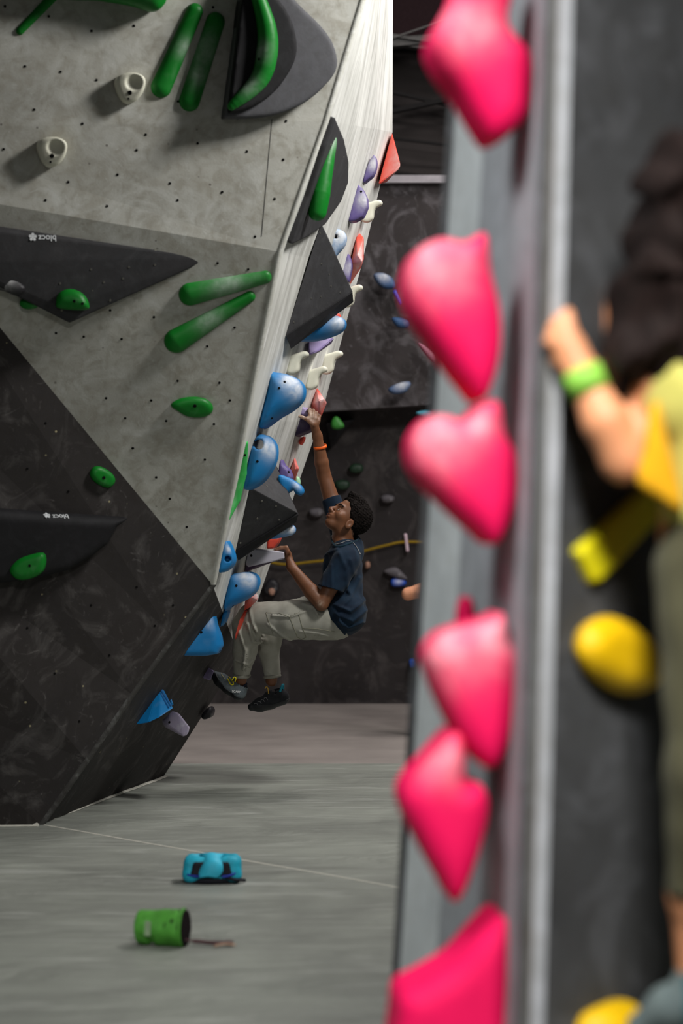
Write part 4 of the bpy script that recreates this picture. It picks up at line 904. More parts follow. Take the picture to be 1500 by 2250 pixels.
def climber():
    CD = 13.4
    def K(x, y, dd=0.0): return P(x, y, CD+dd)
    root = empty('person', K(735, 1405)); tag(root, 'climber in navy t-shirt and pale grey trousers hanging from the boulder, looking up', 'person')
    SK = skin_mat('dark brown skin', (110, 70, 46))
    # head frame
    p, yw = math.radians(45), math.radians(25); s = 1.05
    F_ = Vector((-math.cos(p)*math.cos(yw), -math.cos(p)*math.sin(yw), math.sin(p)))
    U_ = Vector((math.sin(p)*math.cos(yw), math.sin(p)*math.sin(yw), math.cos(p))); L_ = U_.cross(F_)
    HO = K(761, 1142, 0.0); Rm = np.array([tuple(F_), tuple(L_), tuple(U_)], dtype=np.float32)
    def H(x, y, z): return HO+(F_*x+L_*y+U_*z)*s
    def head(Q):
        q = (Q-A3(HO))@Rm.T/s
        q2 = q.copy(); q2[:, 1] = np.abs(q2[:, 1])
        def e(c, r): return ell(q, c, r)
        def e2(c, r): return ell(q2, c, r)
        d = e((-0.012, 0, 0.038), (0.096, 0.073, 0.085))
        d = smin(d, e((0.028, 0, -0.018), (0.057, 0.053, 0.076)), 0.025)            # face block
        d = smin(d, e((0.054, 0, -0.082), (0.030, 0.028, 0.021)), 0.025)           # jaw / chin
        d = smin(d, e2((0.058, 0.036, -0.025), (0.024, 0.022, 0.022)), 0.02)      # cheekbones
        d = smin(d, e((0.080, 0, 0.022), (0.012, 0.045, 0.011)), 0.018)            # brow
        d = smax(d, -e2((0.099, 0.032, -0.004), (0.020, 0.019, 0.012)), 0.014)     # eye sockets
        d = smin(d, e2((0.074, 0.032, -0.005), (0.0135, 0.0165, 0.0115)), 0.004)   # lids
        d = smax(d, -e2((0.094, 0.033, -0.005), (0.020, 0.0126, 0.0064)), 0.002)   # eye opening
        d = smin(d, rc(q, (0.083, 0, 0.012), (0.107, 0, -0.024), 0.007, 0.0105), 0.010)     # nose
        d = smin(d, e2((0.096, 0.0125, -0.03), (0.012, 0.0085, 0.008)), 0.006)    # nostrils
        d = smin(d, e((0.077, 0, -0.05), (0.018, 0.03, 0.020)), 0.014)            # muzzle
        d = smin(d, e((0.0925, 0, -0.050), (0.0085, 0.022, 0.0062)), 0.005)        # upper lip
        d = smin(d, e((0.0905, 0, -0.063), (0.0085, 0.019, 0.0066)), 0.005)        # lower lip
        d = smax(d, -e((0.0985, 0, -0.0565), (0.008, 0.02, 0.0014)), 0.003)       # mouth line
        ear = e2((-0.002, 0.076, -0.03), (0.020, 0.010, 0.030)); ear = smax(ear, -e2((0.002, 0.086, -0.028), (0.011, 0.007, 0.017)), 0.005)
        d = smin(d, ear, 0.008)
        return d*s
    nb, nt = K(756, 1196, 0.03), H(-0.025, 0, -0.055)
    LS, LE_, LW = K(752, 1235, -0.15), K(706, 1327, -0.20), K(640, 1246, -0.12)
    RS, RE_, RW = K(746, 1150, 0.15), K(712, 1046, 0.16), K(697, 958, 0.10)
    pel, che = K(748, 1362, 0.0), K(752, 1262, 0.0)
    LH, LK, LA = K(738, 1368, -0.10), K(549, 1353, -0.02), K(529, 1494, 0.09)
    RH, RK, RA = K(735, 1366, 0.10), K(600, 1345, 0.22), K(596, 1496, 0.22)
    def hands(Q):
        # raised right hand, back of the hand to the viewer, fingers over the hold
        d = smin(rc(Q, RW, K(690, 934, 0.07), 0.024, 0.024), rc(Q, K(686, 921, 0.06), K(697, 926, 0.07), 0.017, 0.015), 0.02)
        for (m_, pi, tp, r_) in (((680, 917, .05), (680, 900, .07), (675, 903, .115), .0095), ((687, 917, .055), (688, 902, .075), (682, 905, .12), .0098),
                                 ((694, 920, .06), (695, 907, .08), (689, 909, .125), .0094), ((700, 925, .065), (702, 914, .085), (697, 915, .125), .0082)):
            d = smin(d, chain(Q, [K(*m_), K(*pi), K(*tp)], [r_*1.15, r_, r_*0.85], 0.004), 0.006)
        d = smin(d, chain(Q, [K(687, 932, .05), K(674, 921, .045), K(664, 917, .04), K(655, 914, .04)], [0.015, 0.0115, 0.0095, 0.0075], 0.004), 0.012)
        # lower left hand, fingers on the ledge
        e = smin(rc(Q, LW, K(633, 1222, -.105), 0.022, 0.021), rc(Q, K(632, 1214, -.14), K(632, 1214, -.07), 0.014, 0.014), 0.018)
        for j, dd in enumerate((-.148, -.124, -.098, -.074)):
            o_ = (0, -1, -1, 1)[j]
            e = smin(e, chain(Q, [K(632, 1212+o_, dd), K(629, 1204+o_, dd), K(616, 1204+o_*.5, dd), K(604+(3, 0, 0, 4)[j], 1208, dd)], [0.0115, 0.0108, 0.0096, 0.008], 0.004), 0.006)
        e = smin(e, chain(Q, [K(636, 1232, -.08), K(631, 1222, -.06), K(620, 1216, -.055)], [0.014, 0.011, 0.008], 0.004), 0.01)
        return d, e
    def body(Q):
        d = head(Q)
        d = smin(d, rc(Q, nt, nb, 0.052, 0.058), 0.025)
        tors = smin(rc(Q, che, pel, 0.085, 0.078), rc(Q, LS, RS, 0.045, 0.045), 0.03)
        d = smin(d, tors, 0.03)
        hr, hl = hands(Q)
        ar = chain(Q, [RS, K(728, 1098, .16), RE_, K(706, 1015, .14), RW], [0.046, 0.045, 0.039, 0.039, 0.026], 0.008)
        al = chain(Q, [LS, K(730, 1282, -.18), LE_, K(684, 1300, -.18), LW], [0.046, 0.045, 0.038, 0.042, 0.026], 0.008)
        d = smin(d, smin(ar, hr, 0.02), 0.02); d = smin(d, smin(al, hl, 0.02), 0.02)
        for hh, kk, aa in ((LH, LK, LA), (RH, RK, RA)):
            d = smin(d, chain(Q, [hh, kk, aa], [0.075, 0.05, 0.033], 0.02), 0.03)
        return d
    lo = Vector((min(LK.x, LA.x)-0.12, CD-0.4, K(0, 1520).z)); hi = Vector((K(830, 0).x, CD+0.45, K(0, 875).z))
    v, q = nets(body, lo, hi, 0.0054)
    # finer head
    bo = mk('body', v, q.tolist(), SK, root, smooth=True)
    a = bo.data.attributes.new('chalk', 'FLOAT', 'POINT')
    g = chalk_fn([(K(680, 905, .04), .05), (K(660, 915, .03), .05), (K(612, 1206, -.1), .045), (K(702, 1327, -.25), .02), (H(.08, .03, .07), .012)])
    a.data.foreach_set('value', np.clip(g(v)*1.1, 0, 1).astype(np.float32))
    a = bo.data.attributes.new('lips', 'FLOAT', 'POINT'); hq = (v-np.array(HO))@Rm.T/s
    lp = np.exp(-(((hq[:, 0]-.097)/.012)**2+(hq[:, 1]/.02)**2+((hq[:, 2]+.0575)/.0105)**2)**2)
    a.data.foreach_set('value', (lp*0.75).astype(np.float32))
    # eyes
    EW = plain('eye white', (176, 166, 156), 0.5, 0.2, 0.02); EB = plain('iris', (24, 14, 10), 0.4, 0.3, 0.02)
    for sd in (1, -1):
        c = H(0.0725, 0.0325*sd, -0.005)
        e = sdf_obj('eye', lambda Q: ell(Q, c, (0.0125*s,)*3, Rm), c-Vector((.02,)*3), c+Vector((.02,)*3), 0.002, EW, root)
        c2 = c+(F_*0.93+L_*0.22+U_*0.26)*0.0078*s
        sdf_obj('iris', lambda Q: ell(Q, c2, (0.0058*s,)*3, Rm), c2-Vector((.012,)*3), c2+Vector((.012,)*3), 0.0013, EB, e)
        tube('eyebrow', spline([H(0.0935, 0.013*sd, 0.021), H(0.0915, 0.03*sd, 0.026), H(0.077, 0.051*sd, 0.019)], 5), [0.002]+[0.0035]*9+[0.0015], plain('black brow', (18, 13, 12), .9), root)
    # hair
    def hair(Q):
        q = (Q-A3(HO))@Rm.T/s
        d = ell(q, (-0.016, 0, 0.046), (0.106, 0.083, 0.096))
        d = smin(d, ell(q, (0.03, 0, 0.118), (0.05, 0.05, 0.024)), 0.02)
        d = smin(d, ell(q, (0.07, 0.0, 0.118), (0.016, 0.016, 0.018)), 0.014)
        d = d+0.0045*np.sin(q[:, 0]*330+2*np.sin(q[:, 2]*190))*np.sin(q[:, 1]*340+1.5)*np.sin(q[:, 2]*320+2*np.sin(q[:, 0]*170))+0.003*wv(q, 0.014, 2)
        fr = 0.80*(q[:, 0]-0.026)-0.60*(q[:, 2]-0.012)                # hairline plane
        d = smax(d, fr+0.004*wv(q, 0.03, 8), 0.006)
        d = smax(d, -(q[:, 2]+0.078), 0.01)
        earc = ell(q, (0.004, 0.082, -0.026), (0.024, 0.03, 0.036)); d = smax(d, -earc, 0.004)
        return d*s*0.8
    M_hair = plain('black curly hair', (17, 12, 10), 0.85, 0.12, 0.5, 90, 0.6)
    sdf_obj('hair', hair, HO-Vector((.2,)*3), HO+Vector((.2,)*3), 0.0034, M_hair, root)
    # t-shirt
    folds = [([(800, 1318), (770, 1340), (735, 1325)], .010, .011), ([(803, 1340), (775, 1362), (738, 1345)], .011, .012), ([(797, 1365), (765, 1378), (745, 1362)], .008, .01),
             ([(742, 1350), (752, 1375), (757, 1392)], .007, .008), ([(770, 1230), (778, 1260), (768, 1300)], .007, .014), ([(745, 1215), (762, 1250), (764, 1295)], .009, .014),
             ([(705, 1225), (718, 1215), (740, 1205)], .006, .01), ([(728, 1240), (730, 1290)], .004, .008), ([(712, 1240), (708, 1285)], .004, .008), ([(790, 1270), (770, 1310), (745, 1335)], .008, .012)]
    def fold(Q):
        k = Q[:, 1]/FPX; d = 0
        for pl, am, wd in folds:
            best = None
            for i in range(len(pl)-1):
                A, B = P(*pl[i], CD), P(*pl[i+1], CD); ax_, az = A.x, A.z; bx, bz = B.x-ax_, B.z-az
                h = np.clip(((Q[:, 0]-ax_)*bx+(Q[:, 2]-az)*bz)/(bx*bx+bz*bz), 0, 1)
                dd = (Q[:, 0]-ax_-h*bx)**2+(Q[:, 2]-az-h*bz)**2; best = dd if best is None else np.minimum(best, dd)
            d = d+am*np.exp(-best/(wd*wd))
        return d
    s1b = A3(Vector((-0.28, -0.1, -0.95)).normalized()); s2 = A3((K(720, 1090, .165)-K(748, 1165, .13)).normalized())
    hem_o = A3(K(714, 1343, 0)); n2 = A3((K(757, 1407, 0)-K(714, 1343, 0)).normalized()); hem_n = np.array([n2[2], 0, -n2[0]], np.float32)
    if hem_n[2] > 0: hem_n = -hem_n                                                  # points down-left, off the hem
    nx_ = (nt-nb).normalized()
    def shirt_parts(Q):
        t_ = rc(Q, K(752, 1245, 0.0), K(756, 1345, 0.0), 0.110, 0.108)
        t_ = smin(t_, rc(Q, K(755, 1348, -.09), K(755, 1348, .10), 0.118, 0.118), 0.05)
        t_ = smin(t_, rc(Q, K(762, 1230, -.12), K(757, 1190, .10), 0.074, 0.066), 0.05)
        t_ = smin(t_, rc(Q, K(757, 1216, -.055), K(760, 1202, .08), 0.078, 0.074), 0.03)
        t_ = smin(t_, rc(Q, K(776, 1212, -.03), K(776, 1200, .07), 0.056, 0.056), 0.03)
        n_ = rc(Q, K(756, 1236, -.14), K(720, 1306, -.20), 0.074, 0.070)              # near sleeve
        f_ = rc(Q, K(752, 1172, .12), K(722, 1080, .165), 0.068, 0.052)               # far sleeve
        return t_, n_, f_
    def shirt(Q):
        t_, n_, f_ = shirt_parts(Q); ds = -1.3*fold(Q)+0.003*wv(Q, 0.07, 4)
        c1 = (Q-A3(K(717, 1292, -.17)))@s1b; c2 = (Q-A3(K(727, 1096, .165)))@s2; ch = (Q-hem_o)@hem_n+0.006*np.sin(Q[:, 1]*38)
        outer = smin(smin(np.maximum(t_+ds, ch), np.maximum(n_+ds*0.6, c1), 0.016), np.maximum(f_+ds*0.6, c2), 0.02)
        inner = smin(smin(t_+ds, n_+ds*0.6, 0.016), f_+ds*0.6, 0.02)+0.015
        neck = rc(Q, nb-nx_*0.02, nt+nx_*0.03, 0.070, 0.085)
        return np.maximum(smax(outer, -neck, 0.004), -inner)
    M_shirt = cloth_mat('faded navy cotton', (19, 37, 53), (13, 25, 40), 11)
    ts = sdf_obj('t_shirt', shirt, Vector((K(675, 0).x, CD-.36, K(0, 1425).z)), Vector((K(820, 0).x, CD+.32, K(0, 1070).z)), 0.0042, M_shirt, root)
    # sleeve and collar trim
    def drape(pl, lift):
        out_ = []
        for x, y in pl:
            hs_ = [h_ for h_ in (on_mesh(ts, x, y), on_mesh(bo, x, y)) if h_]
            if hs_: h_ = min(hs_, key=lambda t: t[0].y); out_.append(h_[0]+h_[1]*lift)
        return out_
    tube('collar', spline(drape([(726, 1192), (734, 1198), (746, 1201), (760, 1197), (773, 1192), (783, 1188)], 0.001)+[K(786, 1182, .06), K(770, 1172, .1), K(745, 1172, .11), K(728, 1178, .08)], 6, True), 0.0055, cloth_mat('navy rib', (22, 48, 60), (18, 40, 52)), root, closed=True)
    nk = spline(drape([(725, 1188), (731, 1194), (741, 1196), (752, 1193), (763, 1189), (772, 1191), (779, 1198), (785, 1207), (790, 1217)], 0.003)+[K(794, 1200, .06), K(782, 1182, .1), K(755, 1172, .11), K(730, 1176, .07)], 10, True)
    M_sil = plain('silver chain', (205, 205, 205), 0.25, 0.6, 0.05, metal=0.9)
    V = []; Fc = []
    for i, c in enumerate(nk):                                                      # beads joined as one chain
        i0 = len(V); r = 0.0030
        V += [c+Vector(o)*r for o in ((1, 0, 0), (-1, 0, 0), (0, 1, 0), (0, -1, 0), (0, 0, 1), (0, 0, -1))]
        Fc += [(i0+a_, i0+b_, i0+c_) for a_, b_, c_ in ((0, 2, 4), (2, 1, 4), (1, 3, 4), (3, 0, 4), (2, 0, 5), (1, 2, 5), (3, 1, 5), (0, 3, 5))]
    mk('necklace', V, Fc, M_sil, root, origin=nk[0])
    # wristband
    wb_c = K(703, 982, .118); axw = (RE_-RW).normalized(); s_ = axw.cross(Vector((0, 1, 0))).normalized(); u_ = axw.cross(s_)
    band('wristband', wb_c, axw, 0.0345, 0.016, 0.003, plain('orange band', (236, 100, 30), .5), root)
    # trousers
    pf = [([(600, 1350), (640, 1352), (672, 1340)], .006, .008), ([(545, 1370), (558, 1410), (580, 1412)], .010, .012), ([(525, 1385), (540, 1430), (535, 1470)], .010, .012), ([(560, 1380), (572, 1412)], .008, .01),
          ([(550, 1340), (556, 1370), (575, 1400)], .006, .009), ([(515, 1450), (545, 1462), (556, 1450)], .007, .009), ([(590, 1370), (620, 1395), (640, 1408)], .005, .009), ([(665, 1322), (690, 1330), (700, 1350)], .008, .009), ([(660, 1385), (700, 1390), (740, 1400)], .004, .008)]
    def pfold(Q):
        d = 0
        for pl, am, wd in pf:
            best = None
            for i in range(len(pl)-1):
                A, B = P(*pl[i], CD), P(*pl[i+1], CD); bx, bz = B.x-A.x, B.z-A.z
                h = np.clip(((Q[:, 0]-A.x)*bx+(Q[:, 2]-A.z)*bz)/(bx*bx+bz*bz), 0, 1)
                dd = (Q[:, 0]-A.x-h*bx)**2+(Q[:, 2]-A.z-h*bz)**2; best = dd if best is None else np.minimum(best, dd)
            d = d+am*np.exp(-best/(wd*wd))
        return d
    def pants_solid(Q):
        d = rc(Q, K(745, 1352, -.05), K(742, 1352, .06), 0.10, 0.10)
        ln = chain(Q, [K(738, 1362, -.07), K(640, 1362, -.075), K(556, 1356, -.02), K(541, 1375, .0), K(538, 1430, .05), K(531, 1476, .085)], [0.112, 0.108, 0.082, 0.078, 0.068, 0.047], 0.01)
        fr = chain(Q, [K(735, 1362, .09), K(650, 1352, .16), K(604, 1352, .21), K(590, 1430, .22), K(598, 1478, .22)], [0.10, 0.09, 0.075, 0.058, 0.046], 0.01)
        d = smin(smin(d, ln, 0.03), fr, 0.02)
        d = smin(d, chain(Q, [K(648, 1334, .10), K(668, 1330, .08), K(690, 1342, .06)], [0.04, 0.05, 0.045]), 0.012)
        return d-pfold(Q)*1.6+0.003*wv(Q, 0.09, 11)
    def pants(Q):
        d = pants_solid(Q)
        c1 = (Q-A3(K(531, 1484, .085)))@A3((Vector((-0.05, 0.25, -0.97))).normalized())
        c2 = (Q-A3(K(598, 1487, .22)))@A3(Vector((0.12, 0, -0.99)).normalized())
        nearsel = Q[:, 0] < K(566, 0).x
        d = np.where(Q[:, 2] < K(0, 1440).z, np.maximum(d, np.where(nearsel, c1, c2)), d)
        d = np.maximum(d, -((Q-hem_o)@hem_n)-0.035)                                     # waist, tucked up under the shirt
        return np.maximum(d, -(pants_solid(Q)+0.010))
    M_pants = cloth_mat('pale grey green fleece', (158, 156, 146), (140, 138, 128), 9)
    tr = sdf_obj('trousers', pants, Vector((K(495, 0).x, CD-.3, K(0, 1500).z)), Vector((K(785, 0).x, CD+.36, K(0, 1290).z)), 0.005, M_pants, root)
    # seams, pocket and cuffs drawn on the trouser surface
    M_seam2 = plain('trouser stitching', (128, 126, 110), .9)
    def on_tr(o, pts, r, m, name):
        pp = []
        for x, y in pts:
            h = on_mesh(o, x, y)
            if h: pp.append(h[0]+h[1]*r*0.3)
        if len(pp) > 2: tube(name, pp, r, m, o, n=6)
    def dense(pl, n=6): return [(pl[i][0]+(pl[i+1][0]-pl[i][0])*k/n, pl[i][1]+(pl[i+1][1]-pl[i][1])*k/n) for i in range(len(pl)-1) for k in range(n)]+[pl[-1]]
    on_tr(tr, dense([(584, 1346), (612, 1347), (636, 1356), (655, 1346)]), 0.0018, M_seam2, 'seam')
    on_tr(tr, dense([(584, 1346), (592, 1370), (600, 1395)]), 0.0018, M_seam2, 'seam')
    on_tr(tr, dense([(636, 1356), (645, 1378), (653, 1400), (662, 1405), (672, 1400), (662, 1372), (655, 1346)]), 0.002, M_seam2, 'pocket')
    on_tr(tr, dense([(665, 1380), (700, 1382), (735, 1388)]), 0.002, M_seam2, 'seam')
    M_cuff = cloth_mat('pale grey ribbed cuff', (140, 138, 128), (124, 122, 112), 30)
    for c, r_, ax_ in ((K(531, 1483, .085), .042, Vector((-0.05, 0.25, -0.97))), (K(598, 1486, .22), .041, Vector((0.12, 0, -.99)))):
        ax_ = ax_.normalized(); s_ = ax_.cross(Vector((0, 1, 0))).normalized(); u_ = ax_.cross(s_)
        tube('cuff', [c+s_*r_*math.cos(t)+u_*r_*math.sin(t) for t in np.linspace(0, 2*math.pi, 24, endpoint=False)], 0.010, M_cuff, tr, closed=True)
    # shoes
    M_sh1 = cloth_mat('slate grey suede', (104, 112, 116), (84, 92, 97), 30, 0.8); M_rub = plain('black rubber', (26, 27, 30), .55, .35)
    M_sh2 = cloth_mat('black suede', (40, 41, 44), (30, 31, 34), 30, 0.8)
    M_lace = plain('yellow lace', (222, 206, 40), .7); M_tab = plain('teal pull tab', (30, 128, 150), .7); M_tabd = plain('navy pull tab', (24, 30, 48), .7)
    def shoe(toe, ball, mid, heel, ank, mat_, up, label):
        ax_ = (toe-heel).normalized(); up = (up-ax_*up.dot(ax_)).normalized()
        def solid(Q):
            d = chain(Q, [heel, mid, ball, toe], [0.040, 0.040, 0.036, 0.020], 0.02)
            d = smin(d, rc(Q, heel+up*0.012, ank, 0.036, 0.037), 0.02)
            d = smin(d, rc(Q, mid+up*0.018, ank-up*0.012+ax_*0.03, 0.028, 0.028), 0.02)
            return d
        def sh(Q):
            d = smax(solid(Q), -(rc(Q, ank-up*0.01, ank+up*0.06, 0.034, 0.036)), 0.005)
            return smax(d, (Q-A3(ank))@A3(up)-0.002, 0.004)
        pts = np.array([tuple(t) for t in (toe, ball, mid, heel, ank)])
        o = sdf_obj('climbing_shoe', sh, pts.min(0)-.06, pts.max(0)+.06, 0.0035, mat_, root)
        def sole(Q):
            d = solid(Q)-0.003
            pl = (Q-A3(mid))@A3(up)+0.012+0.03*np.clip(((Q-A3(mid))@A3(ax_))/0.1, 0, 1)*-1.0
            return np.maximum(smax(d, pl, 0.004), -(solid(Q)+0.004))
        sdf_obj('sole', sole, pts.min(0)-.06, pts.max(0)+.06, 0.0035, M_rub, o)
        return o
    shn = shoe(K(469, 1481, .16), K(486, 1494, .14), K(505, 1508, .12), K(524, 1522, .10), K(533, 1503, .095), M_sh1, Vector((.45, -.15, .85)), '')
    def lace(o, pl, r, m, name):
        pp = []
        for x, y in pl:
            h = on_mesh(o, x, y)
            if h: pp.append(h[0]+h[1]*r*0.9)
        if len(pp) > 1: tube(name, spline(pp, 4), r, m, o, n=6)
    lace(shn, [(500, 1492), (504, 1499), (507, 1504), (513, 1504), (512, 1498)], 0.0036, M_lace, 'lace')
    lace(shn, [(502, 1488), (508, 1494), (512, 1500)], 0.003, M_lace, 'lace')
    lace(shn, [(486, 1481), (490, 1487), (493, 1492)], 0.0022, plain('cream lace', (190, 180, 140), .7), 'lace')
    tube('lace', spline([K(510, 1494, .02), K(514, 1488, .015), K(518, 1490, .02), K(516, 1498, .03)], 5), 0.003, M_lace, shn)
    tube('pull_tab', spline([K(533, 1510, .07), K(538, 1505, .09), K(541, 1502, .1), K(540, 1508, .11)], 4), 0.006, M_tabd, shn)
    h = on_mesh(shn, 519, 1520)
    if h: text_obj('SCARP', h[0]+h[1]*0.0015, h[1], (0.05, 0, 1), 0.017, plain('white print', (235, 235, 235), .5), shn)
    shf = shoe(K(553, 1553, .20), K(571, 1548, .21), K(592, 1541, .22), K(619, 1533, .23), K(603, 1516, .22), M_sh2, Vector((0.25, -.02, 1)), '')
    tube('pull_tab', spline([K(615, 1520, .19), K(619, 1508, .19), K(622, 1505, .2), K(621, 1514, .22)], 4), 0.007, M_tab, shf)
    tube('lace', spline([K(582, 1513, .18), K(585, 1509, .18), K(588, 1512, .17), K(590, 1524, .17)], 4), 0.0028, plain('amber lace', (190, 150, 60), .7), shf)
    for k in range(4):
        x, y = 563+k*7, 1546-k*4
        lace(shf, [(x-4, y+1), (x, y-1), (x+4, y+4)], 0.002, plain('grey lace', (110, 110, 112), .7), 'lace')
climber()

def near_person():
    GD = 4.58
    def K(x, y, dd=0.0): return P(x, y, GD+dd)
    root = empty('person', K(1540, 2280)); tag(root, 'out-of-focus long-haired climber in a yellow top at the right edge', 'person')
    SK = skin_mat('tan skin', (196, 134, 96))
    def body(Q):
        d = ell(Q, K(1545, 480, .02), (0.085, 0.095, 0.115))
        d = smin(d, rc(Q, K(1550, 600, .02), K(1555, 760, .02), 0.055, 0.06), 0.03)
        d = smin(d, rc(Q, K(1560, 850, .02), K(1575, 1260, .02), 0.10, 0.11), 0.05)
        d = smin(d, rc(Q, K(1455, 850, -.04), K(1640, 840, .08), 0.05, 0.055), 0.04)
        d = smin(d, chain(Q, [K(1455, 850, -.03), K(1412, 940, -.02), K(1372, 1008, -.04), K(1330, 925, -.05), K(1284, 830, -.03)], [0.052, 0.048, 0.045, 0.044, 0.033], 0.01), 0.015)
        d = smin(d, rc(Q, K(1284, 830, -.03), K(1252, 765, -.01), 0.031, 0.033), 0.02)
        for m_, pi, tp in (((1258, 735, -.02), (1246, 690, -.01), (1228, 700, .03)), ((1246, 738, -.02), (1228, 704, -.01), (1216, 722, .03)), ((1236, 748, -.02), (1214, 722, -.01), (1206, 742, .03)), ((1230, 762, -.02), (1206, 748, -.01), (1200, 764, .03))):
            d = smin(d, chain(Q, [K(*m_), K(*pi), K(*tp)], [0.013, 0.011, 0.009], 0.006), 0.008)
        d = smin(d, chain(Q, [K(1262, 780, -.03), K(1236, 796, -.02), K(1216, 792, .01)], [0.016, 0.012, 0.01], 0.006), 0.012)
        d = smin(d, chain(Q, [K(1640, 840, .08), K(1500, 960, .16), K(1372, 935, .16), K(1356, 800, .17), K(1346, 700, .18)], [0.05, 0.042, 0.036, 0.032, 0.022], 0.02), 0.02)
        d = smin(d, ell(Q, K(1346, 680, .18), (0.022, 0.03, 0.04)), 0.02)
        for j in range(4): d = smin(d, chain(Q, [K(1342+j*4, 665, .165+.012*j), K(1338+j*4, 640, .17+.012*j), K(1332+j*4, 645, .2+.012*j)], [0.010, 0.009, 0.008], 0.005), 0.008)
        d = smin(d, chain(Q, [K(1560, 1300, -.02), K(1555, 1700, -.08), K(1530, 1960, -.02), K(1527, 2150, .02)], [0.085, 0.056, 0.050, 0.034], 0.03), 0.03)
        d = smin(d, chain(Q, [K(1640, 1300, .1), K(1680, 1700, .05), K(1690, 2150, .1)], [0.085, 0.056, 0.036], 0.03), 0.03)
        return d
    sdf_obj('body', body, K(1180, 2240)-Vector((0, .35, 0)), K(1790, 290)+Vector((0, .4, 0)), 0.011, SK, root)
    M_hair = plain('dark brown long hair', (22, 12, 10), 0.8, 0.15, 0.4, 30, 0.3)
    out = smooth_poly([(1520, 300), (1450, 325), (1412, 430), (1392, 560), (1352, 660), (1344, 760), (1372, 850), (1400, 915), (1432, 850), (1470, 820), (1530, 815), (1600, 830), (1655, 720), (1660, 450), (1600, 325)], 4)
    pts = [(P(x, y, GD-.03).x, P(x, y, GD-.03).z) for x, y in out]
    def hair(Q):
        u, v_ = Q[:, 0], Q[:, 2]; th = np.where(v_ > K(0, 620).z, 0.125, 0.10)
        return rounded(poly2(u, v_, pts), np.abs(Q[:, 1]-GD+.03)-th, 0.07)+0.008*np.sin(u*150+3*np.sin(v_*9)+Q[:, 1]*60)+0.014*np.sin(u*45+2.5*np.sin(v_*22)+Q[:, 1]*25)+0.012*wv(Q, 0.09, 21)
    sdf_obj('hair', hair, K(1320, 940)-Vector((0, .2, 0)), K(1690, 280)+Vector((0, .2, 0)), 0.009, M_hair, root)
    M_y = cloth_mat('pale yellow jersey', (186, 180, 98), (172, 166, 84), 8); M_o = cloth_mat('shaded amber jersey', (206, 152, 22), (190, 138, 16), 8); M_ol = cloth_mat('olive twill', (70, 68, 50), (60, 58, 42), 8)
    def shirt(Q):
        d = rc(Q, K(1575, 860, -.0), K(1590, 1120, -.0), 0.125, 0.12)
        d = smin(d, rc(Q, K(1520, 860, -.05), K(1660, 850, .08), 0.07, 0.07), 0.05)
        d = smin(d, rc(Q, K(1490, 860, -.05), K(1478, 885, -.05), 0.062, 0.060), 0.03)+0.005*wv(Q, 0.12, 9)
        return smax(d, (K(0, 1150).z-Q[:, 2]), 0.01)
    sh = sdf_obj('shirt', shirt, K(1390, 1170)-Vector((0, .3, 0)), K(1790, 760)+Vector((0, .3, 0)), 0.009, M_y, root)
    prof('side_panel', None, M_o, [(1428, 905), (1448, 885), (1470, 980), (1500, 1100), (1490, 1122), (1450, 1098), (1400, 1060), (1414, 990)], GD-.085, 0.04, 0.02, parent=sh, slope=0.2, res=0.009)  # amber puts the shade on the yellow shirt's side into the colour
    def pants(Q):
        d = smin(chain(Q, [K(1570, 1260, -.02), K(1560, 1700, -.08), K(1542, 1955, -.03)], [0.115, 0.082, 0.066], 0.03), chain(Q, [K(1650, 1260, .1), K(1690, 1700, .05), K(1695, 1955, .06)], [0.115, 0.082, 0.066], 0.03), 0.03)
        d = smin(d, rc(Q, K(1600, 1140, .02), K(1600, 1260, .03), 0.12, 0.12), 0.04)+0.005*wv(Q, 0.15, 12)
        return np.maximum(np.maximum(d, K(0, 1960).z-Q[:, 2]), Q[:, 2]-K(0, 1120).z)
    sdf_obj('trousers', pants, K(1420, 1990)-Vector((0, .3, 0)), K(1820, 1100)+Vector((0, .35, 0)), 0.010, M_ol, root)
    c = K(1286, 836, -.035); ax_ = (K(1330, 930, -.05)-K(1284, 830, -.03)).normalized(); s_ = ax_.cross(Vector((0, 1, 0))).normalized(); u_ = ax_.cross(s_)
    band('wristband', c+ax_*0.004, ax_, 0.036, 0.048, 0.003, plain('lime wristband', (120, 172, 62), .6), root)
    for ox, dd in ((0, 0), (165, .09)):
        def shoe(Q): return smin(chain(Q, [K(1535+ox, 2205, .02+dd), K(1470+ox, 2215, .03+dd), K(1405+ox, 2255, .05+dd)], [0.045, 0.042, 0.026], 0.02), rc(Q, K(1528+ox, 2150, .02+dd), K(1525+ox, 2200, .02+dd), 0.042, 0.045), 0.02)
        s2 = sdf_obj('climbing_shoe', shoe, K(1360+ox, 2310, dd)-Vector((0, .1, 0)), K(1600+ox, 2110, dd)+Vector((0, .15, 0)), 0.008, cloth_mat('grey suede', (86, 96, 96), (70, 80, 82), 20), root)
        sdf_obj('heel_patch', lambda Q: np.maximum(shoe(Q)-0.003, -((Q[:, 0]-K(1500+ox, 0).x))), K(1360+ox, 2310, dd)-Vector((0, .1, 0)), K(1600+ox, 2140, dd)+Vector((0, .15, 0)), 0.008, plain('teal rubber', (40, 84, 92), .6), s2)
near_person()

